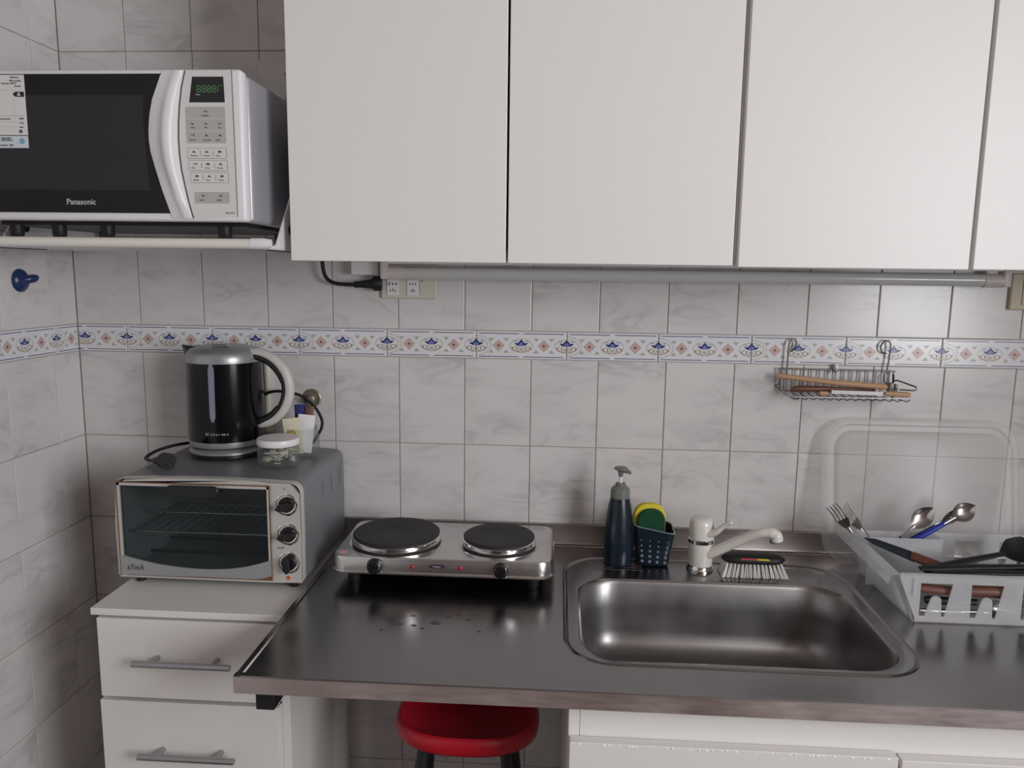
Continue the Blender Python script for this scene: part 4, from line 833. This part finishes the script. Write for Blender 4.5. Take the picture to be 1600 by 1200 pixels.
def spoon(p0, p1, L_, hmat, label, up=(0, -1, 0), bowl_w=.020, bowl_l=.058, name='spoon', hw=.0045, hfrac=.62, group='cutlery in the dish rack', cat='spoon'):
    """handle end at p0, bowl pointing to p1"""
    m = frame(p0, p1, up); t = thing(name, p0, label, cat, group)
    hl = L_-bowl_l
    a = MB().tube([(0, 0, 0), (hl*.1, 0, 0), (hl*hfrac, 0, .001)], [hw*.9, hw, hw*.8], 10, flat=.55); a.xf(m).obj('handle', hmat, t, smooth=50)
    b = MB().tube([(hl*hfrac-.004, 0, .001), (hl*.85, 0, .0035), (hl+.004, 0, .0015)], [.0030, .0024, .0030], 8, flat=.6)
    ls = []
    for k in range(11):
        s = k/10; wv = bowl_w*math.sin(math.pi*min(1, s*.94+.05))**.75; dp = .007*math.sin(math.pi*s)
        ls.append([(hl+bowl_l*s, wv*c, -dp*(1-c*c)) for c in (-1, -.7, -.35, 0, .35, .7, 1)])
    b.loops(ls, closed=False); ls2 = [[(p[0], p[1], p[2]-.0010) for p in l] for l in ls]; b.loops(ls2, closed=False)
    b.xf(m).obj('bowl', 'cutlery', t, smooth=70); return t
def fork(p0, p1, L_, label, up=(0, -1, 0)):
    m = frame(p0, p1, up); t = thing('fork', p0, label, 'fork', 'cutlery in the dish rack')
    a = MB().tube([(0, 0, 0), (.05, 0, .001), (L_-.075, 0, .003), (L_-.060, 0, .001)], [.006, .0055, .0028, .0035], 10, flat=.4); a.xf(m).obj('handle', 'cutlery', t, smooth=50)
    b = MB(); ls = []
    for k in range(6):
        s = k/5; x = L_-.062+.022*s; wv = .0035+.0085*math.sin(math.pi/2*s); ls.append([(x, -wv, -.003*s), (x, 0, -.0045*s), (x, wv, -.003*s), (x, wv, -.003*s-.0012), (x, 0, -.0045*s-.0012), (x, -wv, -.003*s-.0012)])
    b.loops(ls, 0, True, True)
    b.xf(m).obj('neck', 'cutlery', t, smooth=50)
    for k in range(4):
        y = -.0105+.007*k; c = MB().tube([(L_-.0415, y, -.0042), (L_-.020, y, -.0052), (L_, y*.95, .0005)], [.0019, .0017, .0008], 6, flat=.6); c.xf(m).obj('tine', 'cutlery', t, smooth=50)
    return t
fork((1.790, -.150, .912), (1.674+.012, -.146, 1.043), .180, 'steel fork leaning furthest left in the dish rack', up=(-.5, -.8, .2))
fork((1.815, -.140, .915), (1.714, -.135, 1.043), .172, 'steel fork second from the left in the dish rack', up=(.35, -.8, .4))
spoon((1.775, -.160, .945), (1.880, -.150, 1.054), .152, 'black', 'steel spoon with black handle tip standing in the dish rack', up=(-.3, -.9, .3), bowl_w=.0185, bowl_l=.056, hfrac=.70)
spoon((1.800, -.155, .955), (1.962, -.148, 1.060), .195, 'bluehandle', 'steel spoon with a bright blue handle in the dish rack', up=(-.25, -.9, .3), bowl_w=.019, bowl_l=.050, hw=.0062, hfrac=.90)
spoon((1.825, -.130, .962), (1.955, -.128, 1.046), .150, 'hookblue', 'steel spoon half hidden behind the blue handled spoon', up=(-.2, .9, .3), bowl_w=.017, bowl_l=.048, hw=.006, hfrac=.85)
# flat-lying tools
t = thing('chef_knife', (1.725, -.21, .985), 'kitchen knife with dark blade and brown wooden handle in the rack', 'knife', 'cooking tools in the dish rack')
m = frame((1.728, -.200, 1.003), (1.862, -.262, .968), (0, -.6, .8))
MB().loops([[(0, 0, .0008), (0, .002, 0), (0, 0, -.0008)], [(.02, -.008, .0008), (.02, .009, 0), (.02, 0, -.0008)], [(.095, -.014, .0009), (.095, .011, 0), (.095, 0, -.0009)]], 0, True, True).xf(m.copy()).obj('blade', 'blade', t)
MB().tube([(.085, 0, 0), (.090, 0, 0), (.14, 0, 0), (.150, .001, 0)], [.008, .0105, .0100, .0085], 12, flat=.65).xf(m.copy()).obj('handle', 'darkwood', t, smooth=50)
def turner(p0, p1, L_, hw, head, label, up=(0, 0, 1), mt='rubber', name='spatula', cat='spatula'):
    t = thing(name, p0, label, cat, 'cooking tools in the dish rack'); m = frame(p0, p1, up)
    MB().tube([(0, 0, 0), (.01, 0, 0), (L_*.55, 0, .001), (L_, 0, 0)], [hw*.7, hw, hw*.9, hw*.7], 12, flat=.55).xf(m.copy()).obj('handle', mt, t, smooth=50)
    hd = MB(); ls = []
    for k in range(9):
        s = k/8; wv = head[1]*(.25+.75*min(1, s*2.2))*(1 if s < .8 else math.sqrt(max(0, 1-((s-.8)/.21)**2))); dz = head[2]*math.sin(math.pi*s)
        ls.append([(L_-.004+head[0]*s, wv*c, .004*s-dz*(1-c*c)+th_) for c, th_ in ((-1, 0), (-.5, 0), (0, 0), (.5, 0), (1, 0), (.5, -.002), (0, -.002), (-.5, -.002))])
    hd.loops(ls, 0, True, True).xf(m.copy()).obj('head', mt, t, smooth=60); return t
turner((1.815, -.285, .9770), (1.985, -.235, .9950), .170, .0085, (.085, .036, .022), 'black ladle lying highest in the dish rack', up=(-.35, -.35, .9), name='ladle', cat='ladle')
turner((1.790, -.303, .9840), (1.990, -.288, .9890), .200, .0085, (.075, .030, .002), 'black spatula lying under the ladle in the dish rack', up=(0, -.2, 1))
turner((1.800, -.330, .9860), (2.000, -.322, .9890), .190, .0075, (.07, .026, .002), 'thin black slotted turner along the rack front', up=(0, -.3, 1))
turner((1.815, -.268, .9660), (2.020, -.268, .9720), .200, .0090, (.07, .028, .002), 'black serving spatula buried in the dish rack', up=(0, -.2, 1))
def table_knife(p0, p1, L_, hm, label, hw=.008):
    t = thing('table_knife', p0, label, 'knife', 'cutlery lying in the dish rack'); m = frame(p0, p1, (0, -.8, .6))
    MB().tube([(0, 0, 0), (.006, 0, 0), (L_*.5, 0, 0)], [hw*.7, hw, hw*.85], 10, flat=.6).xf(m.copy()).obj('handle', hm, t, smooth=50)
    MB().loops([[(L_*.49, -.008, .0007), (L_*.49, .008, 0), (L_*.49, 0, -.0007)], [(L_*.9, -.009, .0007), (L_*.9, .008, 0), (L_*.9, 0, -.0007)], [(L_, .004, .0002), (L_, .006, 0), (L_, .005, -.0002)]], 0, True, True).xf(m.copy()).obj('blade', 'cutlery', t); return t
table_knife((1.775, -.336, .9600), (1.960, -.338, .9480), .190, 'darkwood', 'table knife with brown wooden handle behind the first rack slot', .009)
table_knife((1.850, -.341, .9600), (2.030, -.340, .9610), .185, 'darkwood', 'table knife with brown wooden handle behind the second rack slot', .010)
table_knife((1.790, -.330, .9360), (1.980, -.325, .9300), .190, 'black', 'table knife with black handle under the wooden ones', .007)
table_knife((1.800, -.310, .9250), (1.990, -.318, .9280), .190, 'rubber', 'table knife with matt black handle at the rack bottom', .007)
spoon((1.780, -.335, .9180), (1.960, -.337, .9160), .180, 'cutlery', 'steel spoon lying on the dish rack floor', up=(0, -.6, .8))
one(MB().box((1.7660, -.349, .9040), (1.840, -.338, .9115)), 'wooden_spatula', (1.80, -.343, .904), 'wood', 'short pale wooden stick on the dish rack floor at the front', 'spatula', 'cutlery lying in the dish rack', bev=.002)

# ================================================================== WIRE RACK WITH TOOLS
t = thing('wire_rack', (1.72, 0, 1.262), 'small chrome wire rack hooked on the tiled wall', 'wire rack')
yb, yf = -.012, -.088
MB().tube(smoothpath([(1.5995, yb, 1.268), (1.5985, yb, 1.312), (1.603, yb, 1.317), (1.72, yb, 1.3165), (1.832, yb, 1.316), (1.8375, yb, 1.311), (1.8385, yb, 1.268)], 3), .0015, 8).obj('back_frame', 'wire', t, smooth=60)
MB().tube([(1.600, yb, 1.268), (1.8385, yb, 1.268)], .0013, 8).obj('back_rail', 'wire', t, smooth=60)
MB().tube([(1.608, yf, 1.2665), (1.8560, yf, 1.2685)], .0017, 8).obj('front_rail', 'satin', t, smooth=60)
for k in range(14):
    x = 1.606+.0172*k
    MB().tube([(x, yb-.001, 1.317), (x, yb-.001, 1.268), (x+.004, -.020, 1.2615), (x+.009, yf+.004, 1.2610), (x+.0125, yf-.002, 1.2655)], .0012, 6).obj('basket_wire', 'wire', t, smooth=60)
MB().tube([(1.600, yb, 1.290), (1.586, -.045, 1.287), (1.566, yf-.002, 1.2905), (1.5675, yf-.003, 1.2885), (1.590, yf, 1.2735), (1.608, yf, 1.2615), (1.617, yf, 1.2665)], .0015, 8).obj('end_guard', 'wire', t, smooth=60)
MB().tube([(1.8385, yb, 1.295), (1.8410, -.03, 1.2985), (1.8535, yf, 1.2930), (1.8545, yf, 1.2880), (1.8500, yf, 1.2855), (1.822, yf+.004, 1.2865)], .0017, 8).obj('end_guard', 'wire', t, smooth=60)
MB().tube(smoothpath([(1.8200, yb, 1.310), (1.8200, yb-.003, 1.292), (1.838, yb-.003, 1.289), (1.838, yb-.003, 1.310)], 3), .0012, 6).obj('basket_wire', 'wire', t, smooth=60)
MB().tube(smoothpath([(1.6115, yb, 1.300), (1.6120, yb, 1.345), (1.6130, yb, 1.372), (1.6170, -.011, 1.3805), (1.6255, -.010, 1.3805), (1.6290, -.009, 1.371), (1.6250, -.008, 1.360), (1.6190, -.006, 1.3545)], 5), .0017, 8).obj('hook', 'wire', t, smooth=60)
MB().tube(smoothpath([(1.8235, yb, 1.310), (1.8265, yb, 1.345), (1.8275, yb, 1.371), (1.8235, -.011, 1.3805), (1.8135, -.010, 1.3790), (1.8080, -.009, 1.368), (1.8125, -.008, 1.357), (1.8215, -.006, 1.3540)], 5), .0017, 8).obj('hook', 'wire', t, smooth=60)
cl = MB().box((1.7130, -.016, 1.316), (1.7200, -.001, 1.3285), c=.002); cl = cl.obj('wall_clip', 'white', t, smooth=40)
MB().lathe([(.0045, 0), (.0045, .003), (.002, .006)], (1.7135, -.015, 1.3155), 14, axis='y').obj('clip_ball', 'satin', cl, smooth=60)
t = thing('wooden_spoon', (1.70, -.05, 1.29), 'long wooden spoon handle lying across the wire rack', 'wooden spoon', 'tools in the wire rack')
MB().tube([(1.5880, -.030, 1.3035), (1.594, -.031, 1.3030), (1.70, -.046, 1.2935), (1.80, -.058, 1.2880), (1.815, -.060, 1.2870)], [.0042, .0056, .0058, .0062, .0055], 12).obj('handle', 'wood', t, smooth=60)
t = thing('paring_knife', (1.74, -.06, 1.27), 'small knife with pale wooden handle in the wire rack', 'knife', 'tools in the wire rack')
MB().tube([(1.798, -.072, 1.2755), (1.806, -.072, 1.2755), (1.842, -.074, 1.2745), (1.849, -.074, 1.2742)], [.0042, .0058, .0058, .0040], 12).obj('handle', 'wood', t, smooth=60)
MB().loops([[(1.690, -.070, 1.2725), (1.690, -.068, 1.2800), (1.690, -.067, 1.2725)], [(1.80, -.072, 1.2710), (1.80, -.070, 1.2790), (1.80, -.069, 1.2710)]], 0, True, True).obj('blade', 'handlewhite', t)
t = thing('bottle_brush', (1.65, -.04, 1.27), 'dark wooden brush lying at the back of the wire rack', 'brush', 'tools in the wire rack')
MB().tube([(1.612, -.050, 1.2775), (1.625, -.049, 1.2785), (1.67, -.047, 1.2790), (1.71, -.044, 1.2790), (1.79, -.040, 1.2785)], [.0040, .0068, .0066, .0042, .0038], 12).obj('handle', 'darkwood', t, smooth=60)
MB().tube([(1.668, -.062, 1.2715), (1.684, -.062, 1.2715)], .0050, 10).obj('ferrule', 'wood', t, smooth=60)
one(MB().box((1.8080, -.070, 1.2795), (1.8180, -.045, 1.2975), c=.002).box((1.8210, -.066, 1.2800), (1.8270, -.048, 1.2945), c=.0015), 'bag_clip', (1.817, -.058, 1.28), 'pump', 'small grey clip at the right end of the wire rack', 'clip', smooth=40)

# ================================================================== STOOL
t = thing('red_stool', (.957, -.375, 0), 'red plastic stool pushed under the worktop', 'stool')
def se_(ax, ay, z, n=44, e=2.5):
    o_ = []
    for j in range(n):
        a = 2*math.pi*j/n; c, s = math.cos(a), math.sin(a)
        o_.append((.957+ax*math.copysign(abs(c)**(2/e), c), -.370+ay*math.copysign(abs(s)**(2/e), s), z))
    return o_
MB().loops([se_(.112, .084, 0.6640), se_(.126, .094, 0.6670), se_(.133, .100, 0.6740), se_(.1345, .101, 0.6880), se_(.132, .099, 0.6980), se_(.126, .093, 0.7020), se_(.119, .087, 0.6970), se_(.108, .078, 0.6860), se_(.075, .055, 0.6800), se_(.02, .02, 0.6790)], 0, True, True).obj('seat', 'red', t, smooth=50)
for sx_, sy_ in ((-1, -1), (1, -1), (-1, 1), (1, 1)):
    MB().tube([(.957+sx_*.074, -.375+sy_*.055, .667), (.957+sx_*.082, -.375+sy_*.068, .60), (.957+sx_*.135, -.375+sy_*.120, 0.0)], .0105, 14).obj('leg', 'dark', t, smooth=50)
ring = [(.957+.118*math.cos(a)*1.0, -.375+.105*math.sin(a), .22) for a in [2*math.pi*j/32 for j in range(32)]]
MB().tube(ring, .006, 8, closed=True).obj('foot_ring', 'satin', t, smooth=60)

# ================================================================== WATER DROPS ON THE STEEL
for i, (x, y, s) in enumerate(((.842, -.438, .0050), (.868, -.442, .0045), (.905, -.430, .0075), (.885, -.452, .0035), (.925, -.405, .0050), (.940, -.395, .0035), (.962, -.412, .0045), (.860, -.405, .0040), (.815, -.463, .0035), (.985, -.455, .0030))):
    d = MB().lathe([(1, 0), (.85, .28), (.5, .45), (.05, .5)], (0, 0, 0), 16); d.v = [Vector((x+p.x*s*1.25, y+p.y*s*.8, CZ+.0001+p.z*s*.45)) for p in d.v]
    one(d, 'water_drop', (x, y, CZ), 'water', 'tiny water drop on the steel in front of the hotplate', 'water drop', 'water drops on the worktop', smooth=60)
